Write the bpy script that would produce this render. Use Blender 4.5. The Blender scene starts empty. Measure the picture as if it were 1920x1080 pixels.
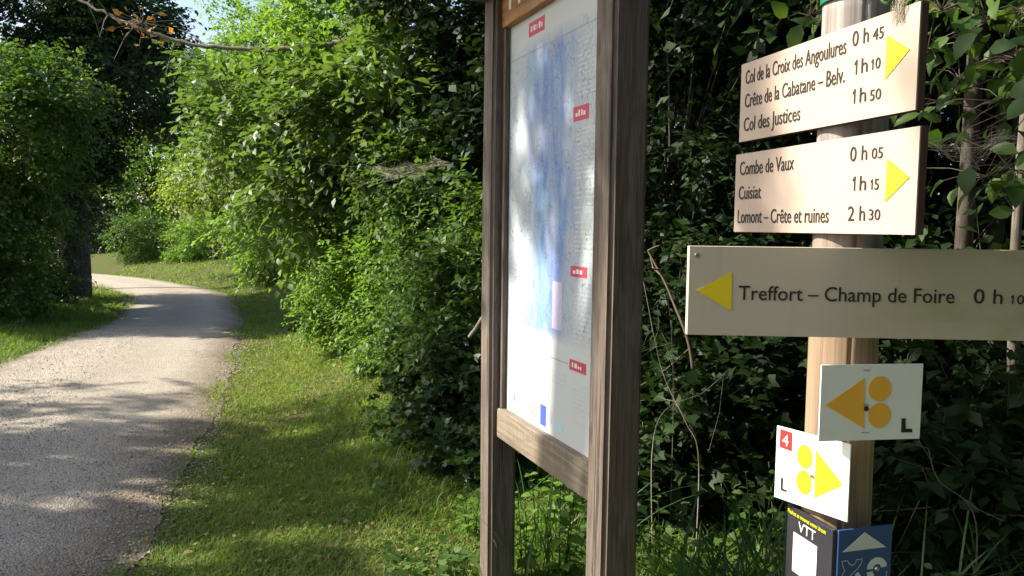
import bpy, bmesh, math, random
import numpy as np
from mathutils import Vector, Matrix

scene = bpy.context.scene
COL = scene.collection
R = math.radians

# ------------------------------------------------------------------ camera, sky, sun, exposure
FPX = 1500.0
CAM = Vector((0.0, 0.0, 1.62))
PITCH, ROLL = R(4.35), R(0.73)
cam_d = bpy.data.cameras.new('camera')
cam_d.sensor_width = 36.0
cam_d.lens = FPX / 1920.0 * 36.0
cam_d.clip_start = 0.05
cam_d.clip_end = 2000.0
cam = bpy.data.objects.new('camera', cam_d)
COL.objects.link(cam)
CAMROT = Matrix.Rotation(math.pi / 2 - PITCH, 3, 'X') @ Matrix.Rotation(ROLL, 3, 'Z')
cam.matrix_world = Matrix.Translation(CAM) @ CAMROT.to_4x4()
scene.camera = cam

SUN_EL, SUN_AHEAD = R(37), R(5)
S = Vector((-math.cos(SUN_EL) * math.cos(SUN_AHEAD), math.cos(SUN_EL) * math.sin(SUN_AHEAD), math.sin(SUN_EL)))
world = bpy.data.worlds.new('World')
scene.world = world
world.use_nodes = True
wn = world.node_tree
sky = wn.nodes.new('ShaderNodeTexSky')
sky.sky_type = 'NISHITA'
sky.sun_disc = False
sky.sun_elevation = SUN_EL
sky.air_density = 0.9
sky.dust_density = 2.2
sky.ozone_density = 0.7
sky.sun_rotation = math.atan2(S.x, S.y) % (2 * math.pi)
wn.links.new(sky.outputs[0], wn.nodes['Background'].inputs[0])
wn.nodes['Background'].inputs[1].default_value = 0.12
sun_d = bpy.data.lights.new('sun', 'SUN')
sun_d.energy = 5.0
sun_d.angle = R(0.53)
sun_d.color = (1.0, 0.92, 0.79)
sun = bpy.data.objects.new('sun', sun_d)
COL.objects.link(sun)
sun.rotation_euler = S.to_track_quat('Z', 'Y').to_euler()
sun.location = (-10, 5, 15)
scene.view_settings.view_transform = 'Standard'
scene.view_settings.look = 'None'
scene.view_settings.gamma = 1.0
scene.view_settings.use_curve_mapping = False
scene.view_settings.exposure = 1.1
scene.cycles.max_bounces = 8
scene.cycles.diffuse_bounces = 4
scene.cycles.transparent_max_bounces = 12

# ------------------------------------------------------------------ helpers
def ray(px, py):
    return CAMROT @ Vector(((px - 960.0) / FPX, -(py - 540.0) / FPX, -1.0))
def P(px, py, d):                       # point seen at a photo pixel, d metres ahead
    return CAM + ray(px, py) * d
def tag(o, label=None, cat=None, group=None, kind=None):
    if label: o['label'] = label
    if cat: o['category'] = cat
    if group: o['group'] = group
    if kind: o['kind'] = kind
    return o
def empty(name, loc=(0, 0, 0), rz=0.0):
    o = bpy.data.objects.new(name, None)
    o.empty_display_size = 0.1
    COL.objects.link(o)
    o.location = loc
    o.rotation_euler = (0, 0, rz)
    return o
def link(name, me, mat=None, parent=None):
    o = bpy.data.objects.new(name, me)
    COL.objects.link(o)
    if mat is not None and len(me.materials) == 0: me.materials.append(mat)
    if parent is not None: o.parent = parent
    return o
def np_mesh(name, verts, faces, tint=None, smooth=False):
    """verts (N,3); faces (M,k) array or list of such arrays; tint per vertex"""
    if not isinstance(faces, list): faces = [faces]
    me = bpy.data.meshes.new(name)
    verts = np.asarray(verts, dtype=np.float32)
    me.vertices.add(len(verts))
    me.vertices.foreach_set('co', verts.ravel())
    idx = np.concatenate([np.asarray(f).ravel() for f in faces]).astype(np.int32)
    tot = np.concatenate([np.full(len(f), np.asarray(f).shape[1]) for f in faces]).astype(np.int32)
    st = np.concatenate([[0], np.cumsum(tot)[:-1]]).astype(np.int32)
    me.loops.add(len(idx))
    me.loops.foreach_set('vertex_index', idx)
    me.polygons.add(len(tot))
    me.polygons.foreach_set('loop_start', st)
    me.polygons.foreach_set('loop_total', tot)
    if smooth: me.polygons.foreach_set('use_smooth', np.ones(len(tot), dtype=bool))
    if tint is not None:
        a = me.attributes.new('tint', 'FLOAT', 'POINT')
        a.data.foreach_set('value', np.asarray(tint, dtype=np.float32))
    me.update(calc_edges=True)
    return me
def bm_obj(name, bm, mat, parent=None, smooth=False):
    me = bpy.data.meshes.new(name)
    bmesh.ops.recalc_face_normals(bm, faces=bm.faces)
    if smooth:
        for f in bm.faces: f.smooth = True
    bm.to_mesh(me); bm.free()
    return link(name, me, mat, parent)
def box_bm(x0, x1, y0, y1, z0, z1, bev=0.0, seg=2):
    bm = bmesh.new()
    bmesh.ops.create_cube(bm, size=1.0)
    for v in bm.verts:
        v.co = Vector((x0 + (v.co.x + .5) * (x1 - x0), y0 + (v.co.y + .5) * (y1 - y0), z0 + (v.co.z + .5) * (z1 - z0)))
    if bev > 0:
        bmesh.ops.bevel(bm, geom=list(bm.edges), offset=bev, segments=seg, affect='EDGES', profile=0.6)
    return bm
def norm(a):
    return a / np.maximum(np.linalg.norm(a, axis=-1, keepdims=True), 1e-9)
def tube(pts, radii, k=7, cap=True):
    pts = np.asarray(pts, float); radii = np.asarray(radii, float)
    n = len(pts)
    t = np.zeros_like(pts)
    t[1:-1] = pts[2:] - pts[:-2]; t[0] = pts[1] - pts[0]; t[-1] = pts[-1] - pts[-2]
    t = norm(t)
    ref = np.tile([0.0, 0.0, 1.0], (n, 1))
    ref[np.abs(t[:, 2]) > .9] = [1.0, 0.0, 0.0]
    if abs(t[:, 2]).max() > .9: ref[:] = [1.0, 0.13, 0.0]
    a = norm(np.cross(t, ref)); b = np.cross(t, a)
    ang = np.arange(k) / k * 2 * math.pi
    v = pts[:, None] + radii[:, None, None] * (np.cos(ang)[None, :, None] * a[:, None] + np.sin(ang)[None, :, None] * b[:, None])
    v = v.reshape(-1, 3)
    i = np.arange(n - 1)[:, None] * k + np.arange(k)[None]
    j = np.arange(n - 1)[:, None] * k + (np.arange(k)[None] + 1) % k
    f = np.stack([i, j, j + k, i + k], -1).reshape(-1, 4)
    return v, f
class Tubes:
    def __init__(s): s.v = []; s.f = []; s.n = 0
    def add(s, pts, radii, k=7):
        v, f = tube(pts, radii, k)
        s.v.append(v); s.f.append(f + s.n); s.n += len(v)
    def mesh(s, name): return np_mesh(name, np.concatenate(s.v), np.concatenate(s.f), smooth=True)
def curve_pts(ctrl, n=12):
    """Catmull-Rom through control points"""
    c = np.asarray([tuple(p) for p in ctrl], float)
    c = np.vstack([2 * c[0] - c[1], c, 2 * c[-1] - c[-2]])
    out = []
    segs = len(c) - 3
    m = max(2, n // segs)
    for s in range(segs):
        p0, p1, p2, p3 = c[s:s + 4]
        for t in np.linspace(0, 1, m, endpoint=(s == segs - 1)):
            out.append(.5 * ((2 * p1) + (-p0 + p2) * t + (2 * p0 - 5 * p1 + 4 * p2 - p3) * t * t + (-p0 + 3 * p1 - 3 * p2 + p3) * t ** 3))
    return np.array(out)

# ------------------------------------------------------------------ materials
def new_mat(name):
    m = bpy.data.materials.new(name); m.use_nodes = True
    nt = m.node_tree
    b = nt.nodes['Principled BSDF']
    return m, nt, b
def N(nt, typ, **kw):
    n = nt.nodes.new(typ)
    for k, v in kw.items():
        if k.startswith('i_'):
            key = k[2:]
            key = int(key) if key.isdigit() else key
            n.inputs[key].default_value = v
        else: setattr(n, k, v)
    return n
def ramp(nt, stops, src=None, interp='LINEAR'):
    r = nt.nodes.new('ShaderNodeValToRGB')
    r.color_ramp.interpolation = interp
    e = r.color_ramp.elements
    while len(e) > 1: e.remove(e[-1])
    e[0].position = stops[0][0]; e[0].color = (*stops[0][1], 1)
    for p, c in stops[1:]:
        x = e.new(p); x.color = (*c, 1)
    if src is not None: nt.links.new(src, r.inputs[0])
    return r
def objcoord(nt, scale=(1, 1, 1)):
    tc = N(nt, 'ShaderNodeTexCoord'); mp = N(nt, 'ShaderNodeMapping')
    mp.inputs['Scale'].default_value = scale
    nt.links.new(tc.outputs['Object'], mp.inputs[0])
    return mp.outputs[0]
def noise(nt, vec, scale, detail=4, rough=.55, dist=0.0):
    n = N(nt, 'ShaderNodeTexNoise')
    n.inputs['Scale'].default_value = scale; n.inputs['Detail'].default_value = detail
    n.inputs['Roughness'].default_value = rough; n.inputs['Distortion'].default_value = dist
    nt.links.new(vec, n.inputs['Vector'])
    return n.outputs['Fac']
def mixc(nt, fac, a, b, mode='MIX'):
    m = N(nt, 'ShaderNodeMix', data_type='RGBA', blend_type=mode)
    for sock, val in ((m.inputs[0], fac), (m.inputs[6], a), (m.inputs[7], b)):
        if hasattr(val, 'is_linked'): nt.links.new(val, sock)
        elif isinstance(val, (int, float)): sock.default_value = val
        else: sock.default_value = (*val, 1)
    return m.outputs[2]
def math_n(nt, op, a, b=None, c=None):
    m = N(nt, 'ShaderNodeMath', operation=op)
    for i, v in enumerate((a, b, c)):
        if v is None: continue
        if hasattr(v, 'is_linked'): nt.links.new(v, m.inputs[i])
        else: m.inputs[i].default_value = v
    return m.outputs[0]
def bump(nt, b, h, strength=.4, dist=.01):
    n = N(nt, 'ShaderNodeBump'); n.inputs['Strength'].default_value = strength; n.inputs['Distance'].default_value = dist
    nt.links.new(h, n.inputs['Height']); nt.links.new(n.outputs[0], b.inputs['Normal'])

def leaf_mat(name, lo, mid, hi, rough=.42, trans=.3, spec=.5):
    m, nt, b = new_mat(name)
    at = N(nt, 'ShaderNodeAttribute', attribute_name='tint')
    r = ramp(nt, [(0, lo), (.5, mid), (1, hi)], at.outputs['Fac'])
    g = noise(nt, objcoord(nt), 1.1, 3)
    c = mixc(nt, math_n(nt, 'MULTIPLY', g, .55), r.outputs[0], tuple(x * .62 for x in mid))
    nt.links.new(c, b.inputs['Base Color'])
    b.inputs['Roughness'].default_value = rough
    b.inputs['Specular IOR Level'].default_value = spec
    t = N(nt, 'ShaderNodeBsdfTranslucent')
    tc = mixc(nt, 1.0, c, (1.55, 1.55, .7), 'MULTIPLY')
    nt.links.new(tc, t.inputs[0])
    mx = N(nt, 'ShaderNodeMixShader'); mx.inputs[0].default_value = trans
    nt.links.new(b.outputs[0], mx.inputs[1]); nt.links.new(t.outputs[0], mx.inputs[2])
    nt.links.new(mx.outputs[0], nt.nodes['Material Output'].inputs[0])
    return m
def wood_mat(name, dark, light, grain=(19, 19, 1.5), rough=.75, bstr=.5):
    m, nt, b = new_mat(name)
    v = objcoord(nt, grain)
    n1 = noise(nt, v, 2.2, 8, .65, 1.3)
    n2 = noise(nt, objcoord(nt, (90, 90, 2.0)), 2.0, 4, .6)
    n3 = noise(nt, objcoord(nt, (3, 3, 1.6)), 1.5, 3)
    f = math_n(nt, 'ADD', math_n(nt, 'MULTIPLY', n1, .65), math_n(nt, 'MULTIPLY', n2, .35))
    r = ramp(nt, [(.30, tuple(x * .45 for x in dark)), (.45, dark), (.62, light), (.8, tuple(min(1, x * 1.25) for x in light))], f)
    c = mixc(nt, math_n(nt, 'MULTIPLY', n3, .6), r.outputs[0], tuple(x * .8 for x in dark))
    gm = max(grain)
    along = [1.0 if g == gm else .3 for g in grain]
    vo = N(nt, 'ShaderNodeTexVoronoi'); vo.inputs['Scale'].default_value = 7.5
    nt.links.new(objcoord(nt, along), vo.inputs['Vector'])
    kn = ramp(nt, [(.07, (1, 1, 1)), (.13, (0, 0, 0))], vo.outputs['Distance'])
    c = mixc(nt, math_n(nt, 'MULTIPLY', kn.outputs[0], .75), c, tuple(x * .3 for x in dark))
    chk = noise(nt, objcoord(nt, tuple(g * (2.6 if g == gm else .5) for g in grain)), 1.0, 2, .5, .3)
    ck = ramp(nt, [(.655, (0, 0, 0)), (.69, (1, 1, 1))], chk)
    c = mixc(nt, math_n(nt, 'MULTIPLY', ck.outputs[0], .8), c, tuple(x * .22 for x in dark))
    stn = ramp(nt, [(.5, (0, 0, 0)), (.75, (1, 1, 1))], noise(nt, objcoord(nt, (2, 2, .9)), 3.1, 5, .7))
    c = mixc(nt, math_n(nt, 'MULTIPLY', stn.outputs[0], .5), c, (.21, .20, .175))
    nt.links.new(c, b.inputs['Base Color'])
    b.inputs['Roughness'].default_value = rough
    bump(nt, b, math_n(nt, 'SUBTRACT', f, math_n(nt, 'MULTIPLY', ck.outputs[0], .8)), bstr, .006)
    return m
def plain_mat(name, col, rough=.5, var=.12, scale=30, spec=.5, metal=0.0):
    m, nt, b = new_mat(name)
    n = noise(nt, objcoord(nt), scale, 5, .6)
    c = mixc(nt, n, tuple(x * (1 - var) for x in col), tuple(min(1, x * (1 + var)) for x in col))
    nt.links.new(c, b.inputs['Base Color'])
    b.inputs['Roughness'].default_value = rough
    b.inputs['Specular IOR Level'].default_value = spec
    b.inputs['Metallic'].default_value = metal
    return m

M = {}
M['leaf_gloss'] = leaf_mat('glossy_leaf', (.07, .135, .035), (.115, .20, .052), (.18, .28, .08), .5, .36, .35)
M['leaf_light'] = leaf_mat('light_green_leaf', (.10, .20, .032), (.15, .275, .045), (.22, .355, .065), .55, .45, .35)
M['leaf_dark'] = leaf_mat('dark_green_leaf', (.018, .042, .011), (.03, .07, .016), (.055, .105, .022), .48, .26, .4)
M['leaf_mid'] = leaf_mat('mid_green_leaf', (.048, .108, .022), (.085, .168, .032), (.14, .23, .048), .5, .4, .4)
M['leaf_yellow'] = leaf_mat('yellow_green_leaf', (.13, .21, .04), (.20, .295, .055), (.28, .365, .075), .55, .5, .35)
M['leaf_dry'] = leaf_mat('dry_leaf', (.07, .042, .022), (.13, .08, .04), (.24, .16, .08), .7, .2, .2)
M['grass'] = leaf_mat('grass_blade', (.085, .165, .025), (.155, .265, .04), (.30, .34, .09), .55, .4, .3)
M['grass_tall'] = leaf_mat('tall_grass_blade', (.03, .09, .014), (.05, .13, .02), (.10, .18, .03), .4, .3, .5)
M['straw'] = leaf_mat('straw', (.16, .12, .05), (.26, .20, .09), (.36, .29, .15), .7, .15, .2)
M['leaf_orange'] = leaf_mat('orange_leaf', (.22, .09, .02), (.36, .16, .035), (.45, .25, .07), .6, .35, .3)
M['leaf_shaded'] = leaf_mat('shade_darkened_leaf', (.010, .026, .007), (.017, .042, .010), (.032, .066, .014), .55, .22, .22)  # dark green leaf darkened further: the thicket's shade is put into the colour
M['bark'] = wood_mat('bark', (.045, .035, .025), (.10, .08, .06), (7, 7, 1.6), .9, .9)
M['bark_pale'] = wood_mat('pale_bark', (.13, .11, .085), (.26, .22, .17), (9, 9, 1.6), .9, .7)
M['twig'] = plain_mat('twig', (.12, .09, .06), .8, .3, 15)
M['twig_pale'] = plain_mat('pale_twig', (.30, .26, .20), .8, .25, 15)
M['post_wood'] = wood_mat('weathered_post_wood', (.10, .074, .056), (.235, .18, .142))
M['rail_wood'] = wood_mat('rail_wood', (.19, .15, .105), (.36, .29, .21), (1.1, 26, 26))
M['header_wood'] = wood_mat('stained_header_wood', (.30, .125, .03), (.58, .27, .07), (1.2, 22, 22), .5)
M['roof_wood'] = wood_mat('roof_board_wood', (.12, .075, .035), (.25, .16, .08), (1.2, 22, 22))

def pole_material():
    m, nt, b = new_mat('round_pole_wood')
    v = objcoord(nt, (30, 30, 1.0))
    n1 = noise(nt, v, 1.8, 7, .6, .8)
    r = ramp(nt, [(.3, (.11, .07, .042)), (.45, (.26, .18, .115)), (.6, (.36, .26, .172)), (.75, (.46, .35, .24))], math_n(nt, 'ADD', math_n(nt, 'MULTIPLY', n1, .55), math_n(nt, 'MULTIPLY', noise(nt, objcoord(nt, (95, 95, 1.6)), 2.0, 5, .65, .4), .45)))
    tc = N(nt, 'ShaderNodeTexCoord')
    sx = N(nt, 'ShaderNodeSeparateXYZ'); nt.links.new(tc.outputs['Object'], sx.inputs[0])
    # the upper part of the pole is weathered grey
    g = N(nt, 'ShaderNodeMapRange'); g.inputs[1].default_value = 1.72; g.inputs[2].default_value = 1.95
    nt.links.new(math_n(nt, 'ADD', sx.outputs[2], math_n(nt, 'MULTIPLY', math_n(nt, 'SUBTRACT', n1, .5), .3)), g.inputs[0])
    grey = ramp(nt, [(.3, (.13, .115, .105)), (.7, (.37, .34, .33))], n1)
    c = mixc(nt, math_n(nt, 'MULTIPLY', g.outputs[0], .85), r.outputs[0], grey.outputs[0])
    # knots
    vo = N(nt, 'ShaderNodeTexVoronoi'); vo.inputs['Scale'].default_value = 4.2
    nt.links.new(objcoord(nt, (1.6, 1.6, .9)), vo.inputs['Vector'])
    k = ramp(nt, [(.06, (1, 1, 1)), (.12, (0, 0, 0))], vo.outputs['Distance'])
    c = mixc(nt, math_n(nt, 'MULTIPLY', k.outputs[0], .7), c, (.17, .075, .03))
    nt.links.new(c, b.inputs['Base Color']); b.inputs['Roughness'].default_value = .7
    bump(nt, b, n1, .35, .003)
    return m
M['pole_wood'] = pole_material()

def sign_material(name, base, algae=0.0):
    m, nt, b = new_mat(name)
    n1 = noise(nt, objcoord(nt), 9, 6, .65)
    n2 = noise(nt, objcoord(nt), 140, 3, .6)
    c = mixc(nt, math_n(nt, 'MULTIPLY', n1, .25), base, tuple(x * .72 for x in base))
    drip = ramp(nt, [(.52, (0, 0, 0)), (.78, (1, 1, 1))], noise(nt, objcoord(nt, (34, 1, 2.2)), 1.0, 5, .65))
    c = mixc(nt, math_n(nt, 'MULTIPLY', drip.outputs[0], .22), c, tuple(x * .55 for x in base))
    spk = ramp(nt, [(.70, (0, 0, 0)), (.80, (1, 1, 1))], n2)
    c = mixc(nt, math_n(nt, 'MULTIPLY', spk.outputs[0], .3), c, (.16, .13, .09))
    if algae:
        n3 = noise(nt, objcoord(nt, (2.2, 1, 5)), 2.6, 4, .6)
        a = ramp(nt, [(.45, (0, 0, 0)), (.68, (1, 1, 1))], n3)
        tc = N(nt, 'ShaderNodeTexCoord'); sx = N(nt, 'ShaderNodeSeparateXYZ')
        nt.links.new(tc.outputs['Object'], sx.inputs[0])
        mr = N(nt, 'ShaderNodeMapRange'); mr.inputs[1].default_value = .2; mr.inputs[2].default_value = .42
        nt.links.new(sx.outputs[0], mr.inputs[0])
        f = math_n(nt, 'MULTIPLY', math_n(nt, 'ADD', math_n(nt, 'MULTIPLY', a.outputs[0], .5), .5), math_n(nt, 'MULTIPLY', mr.outputs[0], algae))
        c = mixc(nt, f, c, (.27, .27, .11))
    nt.links.new(c, b.inputs['Base Color']); b.inputs['Roughness'].default_value = .55
    b.inputs['Specular IOR Level'].default_value = .3
    return m
M['sign_cream'] = sign_material('cream_sign_face', (.515, .405, .325))
M['sign_beige'] = sign_material('weathered_beige_sign_face', (.57, .49, .40), .75)
M['sign_edge'] = plain_mat('brown_board_edge', (.07, .035, .025), .7, .3, 20)
M['ink'] = plain_mat('black_lettering', (.02, .018, .016), .6, .2)
M['ink_soft'] = plain_mat('grey_print', (.30, .31, .32), .6, .3, 80)
M['ink_line'] = plain_mat('pale_print', (.52, .54, .54), .6, .2, 80)
M['yellow'] = plain_mat('yellow_paint', (.80, .62, .012), .5, .08)
M['yellow2'] = plain_mat('bright_yellow_print', (.78, .66, .015), .5, .05)
M['orange'] = plain_mat('faded_orange_print', (.95, .47, .05), .5, .07)
M['plate_white'] = plain_mat('white_plate', (.86, .86, .80), .4, .04, 12)
M['print_white'] = plain_mat('white_print', (.70, .70, .66), .5, .05)
M['red'] = plain_mat('red_print', (.62, .03, .03), .5, .06)
M['red_label'] = plain_mat('crimson_print', (.52, .05, .10), .5, .1)
M['black_plate'] = plain_mat('black_plate', (.028, .028, .034), .35, .2)
M['blue_plate'] = plain_mat('blue_plate', (.03, .085, .23), .45, .15, 14)
M['eu_blue'] = plain_mat('blue_print', (.06, .10, .42), .5, .1)
M['lilac'] = plain_mat('lilac_print', (.50, .46, .66), .5, .2, 60)
M['cyan'] = plain_mat('pale_blue_print', (.42, .62, .70), .5, .2, 60)
M['green_cap'] = plain_mat('green_metal_cap', (.012, .15, .075), .4, .15)
M['steel'] = plain_mat('steel_screw', (.45, .45, .45), .35, .1, 40, .5, .9)

def web_material():
    m, nt, b = new_mat('silk_web')
    n = noise(nt, objcoord(nt, (1.2, 1, 7)), 9, 6, .7, 1.5)
    r = ramp(nt, [(.42, (0, 0, 0)), (.75, (1, 1, 1))], n)
    b.inputs['Base Color'].default_value = (.42, .38, .30, 1); b.inputs['Roughness'].default_value = .8
    tr = N(nt, 'ShaderNodeBsdfTransparent'); mx = N(nt, 'ShaderNodeMixShader')
    nt.links.new(math_n(nt, 'MULTIPLY', r.outputs[0], .13), mx.inputs[0])
    nt.links.new(tr.outputs[0], mx.inputs[1]); nt.links.new(b.outputs[0], mx.inputs[2])
    nt.links.new(mx.outputs[0], nt.nodes['Material Output'].inputs[0])
    return m
M['web'] = web_material()
M['thread'] = plain_mat('silk_thread', (.40, .36, .29), .8, .2)

def gravel_material():
    m, nt, b = new_mat('gravel_path')
    v = objcoord(nt)
    vo = N(nt, 'ShaderNodeTexVoronoi'); vo.inputs['Scale'].default_value = 85
    nt.links.new(v, vo.inputs['Vector'])
    sp = N(nt, 'ShaderNodeSeparateColor'); nt.links.new(vo.outputs['Color'], sp.inputs[0])
    fine = noise(nt, v, 160, 4, .7)
    big = noise(nt, v, .55, 5, .6)
    mid = noise(nt, v, 5, 5, .65)
    c1 = ramp(nt, [(.0, (.14, .12, .095)), (.3, (.32, .28, .225)), (.75, (.46, .41, .34)), (1, (.60, .54, .46))], sp.outputs[0]).outputs[0]
    c = mixc(nt, .5, c1, ramp(nt, [(.35, (.20, .172, .138)), (.65, (.50, .445, .365))], fine).outputs[0])
    c = mixc(nt, math_n(nt, 'MULTIPLY', ramp(nt, [(.45, (0, 0, 0)), (.7, (1, 1, 1))], big).outputs[0], .45), c, (.48, .43, .36))
    c = mixc(nt, math_n(nt, 'MULTIPLY', ramp(nt, [(.50, (0, 0, 0)), (.75, (1, 1, 1))], mid).outputs[0], .4), c, (.22, .175, .125))
    at = N(nt, 'ShaderNodeAttribute', attribute_name='tint')
    wob = noise(nt, v, 1.7, 5, .65)
    ac = math_n(nt, 'ADD', at.outputs['Fac'], math_n(nt, 'MULTIPLY', math_n(nt, 'SUBTRACT', wob, .5), .22))
    tracks = ramp(nt, [(.0, (0, 0, 0)), (.16, (.1, .1, .1)), (.27, (1, 1, 1)), (.40, (.25, .25, .25)), (.55, (.2, .2, .2)), (.70, (1, 1, 1)), (.85, (.1, .1, .1)), (1, (0, 0, 0))], ac)
    c = mixc(nt, math_n(nt, 'MULTIPLY', tracks.outputs[0], .35), c, (.54, .485, .41))
    edge = ramp(nt, [(.0, (1, 1, 1)), (.06, (.85, .85, .85)), (.19, (0, 0, 0)), (.9, (0, 0, 0)), (1, (1, 1, 1))], ac)
    dirt = ramp(nt, [(.3, (.10, .072, .042)), (.7, (.25, .19, .12))], noise(nt, v, 45, 4, .7))
    c = mixc(nt, math_n(nt, 'MULTIPLY', edge.outputs[0], .8), c, dirt.outputs[0])
    nt.links.new(c, b.inputs['Base Color']); b.inputs['Roughness'].default_value = .9
    b.inputs['Specular IOR Level'].default_value = .2
    h = math_n(nt, 'ADD', math_n(nt, 'MULTIPLY', vo.outputs['Distance'], -1.0), math_n(nt, 'MULTIPLY', fine, .6))
    bump(nt, b, h, .9, .01)
    return m
M['gravel'] = gravel_material()
M['stone'] = leaf_mat('gravel_stone', (.13, .115, .10), (.30, .27, .235), (.50, .46, .41), .9, 0.0, .2)

def soil_material():
    m, nt, b = new_mat('grassy_soil')
    v = objcoord(nt)
    n1 = noise(nt, v, 1.3, 6, .65); n2 = noise(nt, v, 38, 5, .7); n3 = noise(nt, v, 7, 5, .65)
    soil = ramp(nt, [(.3, (.05, .035, .02)), (.5, (.11, .08, .045)), (.72, (.22, .17, .09))], n2)
    green = ramp(nt, [(.3, (.035, .075, .012)), (.6, (.075, .135, .022)), (.8, (.14, .19, .045))], n2)
    f = ramp(nt, [(.35, (0, 0, 0)), (.62, (1, 1, 1))], math_n(nt, 'ADD', math_n(nt, 'MULTIPLY', n1, .6), math_n(nt, 'MULTIPLY', n3, .4)))
    c = mixc(nt, f.outputs[0], soil.outputs[0], green.outputs[0])
    nt.links.new(c, b.inputs['Base Color']); b.inputs['Roughness'].default_value = .95
    b.inputs['Specular IOR Level'].default_value = .1
    bump(nt, b, n2, .8, .02)
    return m
M['soil'] = soil_material()

# ------------------------------------------------------------------ ground and path
PR = np.array([(-.9, -6), (-1.0, 0), (-1.55, 2.6), (-1.84, 3.88), (-2.45, 6.46), (-3.7, 10.7), (-5.0, 14.6), (-6.7, 18.5), (-10, 22.6), (-14, 25.6), (-20, 28.4), (-28, 30.5), (-45, 33)])
PL = np.array([(-4.4, -6), (-4.6, 0), (-4.8, 2.6), (-5.0, 4), (-5.45, 7), (-6.1, 10.6), (-6.85, 13.8), (-8.3, 17.0), (-10.6, 20.2), (-14.2, 23.0), (-20, 25.6), (-28, 27.6), (-45, 30)])
NP = 400
prc = curve_pts(np.c_[PR, np.zeros(len(PR))], NP)[:, :2]
plc = curve_pts(np.c_[PL, np.zeros(len(PL))], NP)[:, :2]
PATHPOLY = np.vstack([prc, plc[::-1]])
def seg_dist(x, y, line):
    p = np.stack([x, y], -1)
    a = line[:-1][None]; d = (line[1:] - line[:-1])[None]
    out = np.empty(len(p))
    for s in range(0, len(p), 20000):
        q = p[s:s + 20000, None]
        t = np.clip(((q - a) * d).sum(-1) / (d * d).sum(-1), 0, 1)
        out[s:s + 20000] = np.sqrt((((a + t[..., None] * d) - q) ** 2).sum(-1)).min(1)
    return out
def inside(x, y, poly):
    r = np.zeros(len(x), bool)
    px, py = poly[:, 0], poly[:, 1]
    j = len(poly) - 1
    for i in range(len(poly)):
        c = ((py[i] > y) != (py[j] > y)) & (x < (px[j] - px[i]) * (y - py[i]) / (py[j] - py[i] + 1e-12) + px[i])
        r ^= c; j = i
    return r
PRS, PLS, POLYS = prc[::6], plc[::6], np.vstack([prc[::3], plc[::-3]])
def sstep(x, a, b):
    t = np.clip((x - a) / (b - a), 0, 1); return t * t * (3 - 2 * t)
def bumps(x, y):
    return (np.sin(x * 1.7 + y * .6) * np.sin(y * 1.3 - x * .5) * .6 + np.sin(x * 4.1 + 1.3) * np.sin(y * 3.7 + .4) * .25 + np.sin(x * .43 + 2) * np.sin(y * .37))
def height(x, y):
    x = np.atleast_1d(np.asarray(x, float)); y = np.atleast_1d(np.asarray(y, float))
    dr, dl = seg_dist(x, y, PRS), seg_dist(x, y, PLS)
    ins = inside(x, y, POLYS)
    right = (dr < dl) & ~ins
    left = (dr >= dl) & ~ins
    d = np.where(ins, 0, np.minimum(dr, dl))
    h = sstep(d, .1, 1.5) * bumps(x, y) * .025
    h += np.where(right, (.52 * sstep(d, .25, 2.6)) * sstep(y, 4.5, 8.5) + .05 * sstep(d, .2, 1.2), 0)
    h += np.where(left, .10 * sstep(d, .2, 1.5), 0)
    h -= np.where(ins, .03 * np.minimum(1, np.minimum(dr, dl) / .3), 0)
    far = sstep(np.hypot(x, y), 60, 180)
    return h * (1 - far)
def hz(x, y): return float(height([x], [y])[0])

def axis(dense0, dense1, step, lim):
    a = list(np.arange(dense0, dense1 + 1e-6, step))
    s = step; p = dense1
    while p < lim: s *= 1.22; p += s; a.append(p)
    s = step; p = dense0; pre = []
    while p > -lim: s *= 1.22; p -= s; pre.append(p)
    return np.array(pre[::-1] + a)
gx, gy = axis(-14, 6, .19, 420), axis(1.5, 26, .19, 420)
XX, YY = np.meshgrid(gx, gy)
ZZ = height(XX.ravel(), YY.ravel())
nx, ny = len(gx), len(gy)
ii = (np.arange(ny - 1)[:, None] * nx + np.arange(nx - 1)[None]).ravel()
ground = link('ground', np_mesh('ground', np.c_[XX.ravel(), YY.ravel(), ZZ], np.stack([ii, ii + 1, ii + nx + 1, ii + nx], -1), smooth=True), M['soil'])
tag(ground, 'grassy soil ground with a low bank beside the gravel path', 'ground', kind='structure')

rng = np.random.default_rng(7)
def edge_wob(c, amp, seed):
    r = np.random.default_rng(seed)
    n = len(c); w = np.zeros(n)
    for f in (9, 23, 51, 120): w += np.sin(np.arange(n) / n * f * 6.28 + r.random() * 6.28) * amp / (f / 9) ** .5
    t = np.gradient(c, axis=0); t = norm(t); nn = np.c_[-t[:, 1], t[:, 0]]
    return c + nn * w[:, None]
er, el = edge_wob(prc, .03, 1), edge_wob(plc, .03, 2)
K = 25
pv = []
for k in range(K):
    f = k / (K - 1)
    e = er * (1 - f) + el * f
    crown = .035 * math.sin(math.pi * f)
    pv.append(np.c_[e, np.full(len(e), .003 + .009 * min(1, 12 * f, 12 * (1 - f)) + crown)])
pv = np.stack(pv, 1)
n_ = pv.shape[0]
ii = (np.arange(n_ - 1)[:, None] * K + np.arange(K - 1)[None]).ravel()
path = link('path', np_mesh('path', pv.reshape(-1, 3), np.stack([ii, ii + 1, ii + K + 1, ii + K], -1), tint=np.tile(np.arange(K) / (K - 1), n_), smooth=True), M['gravel'])
tag(path, 'pale gravel footpath curving away to the left between verges', 'path', kind='structure')

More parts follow.
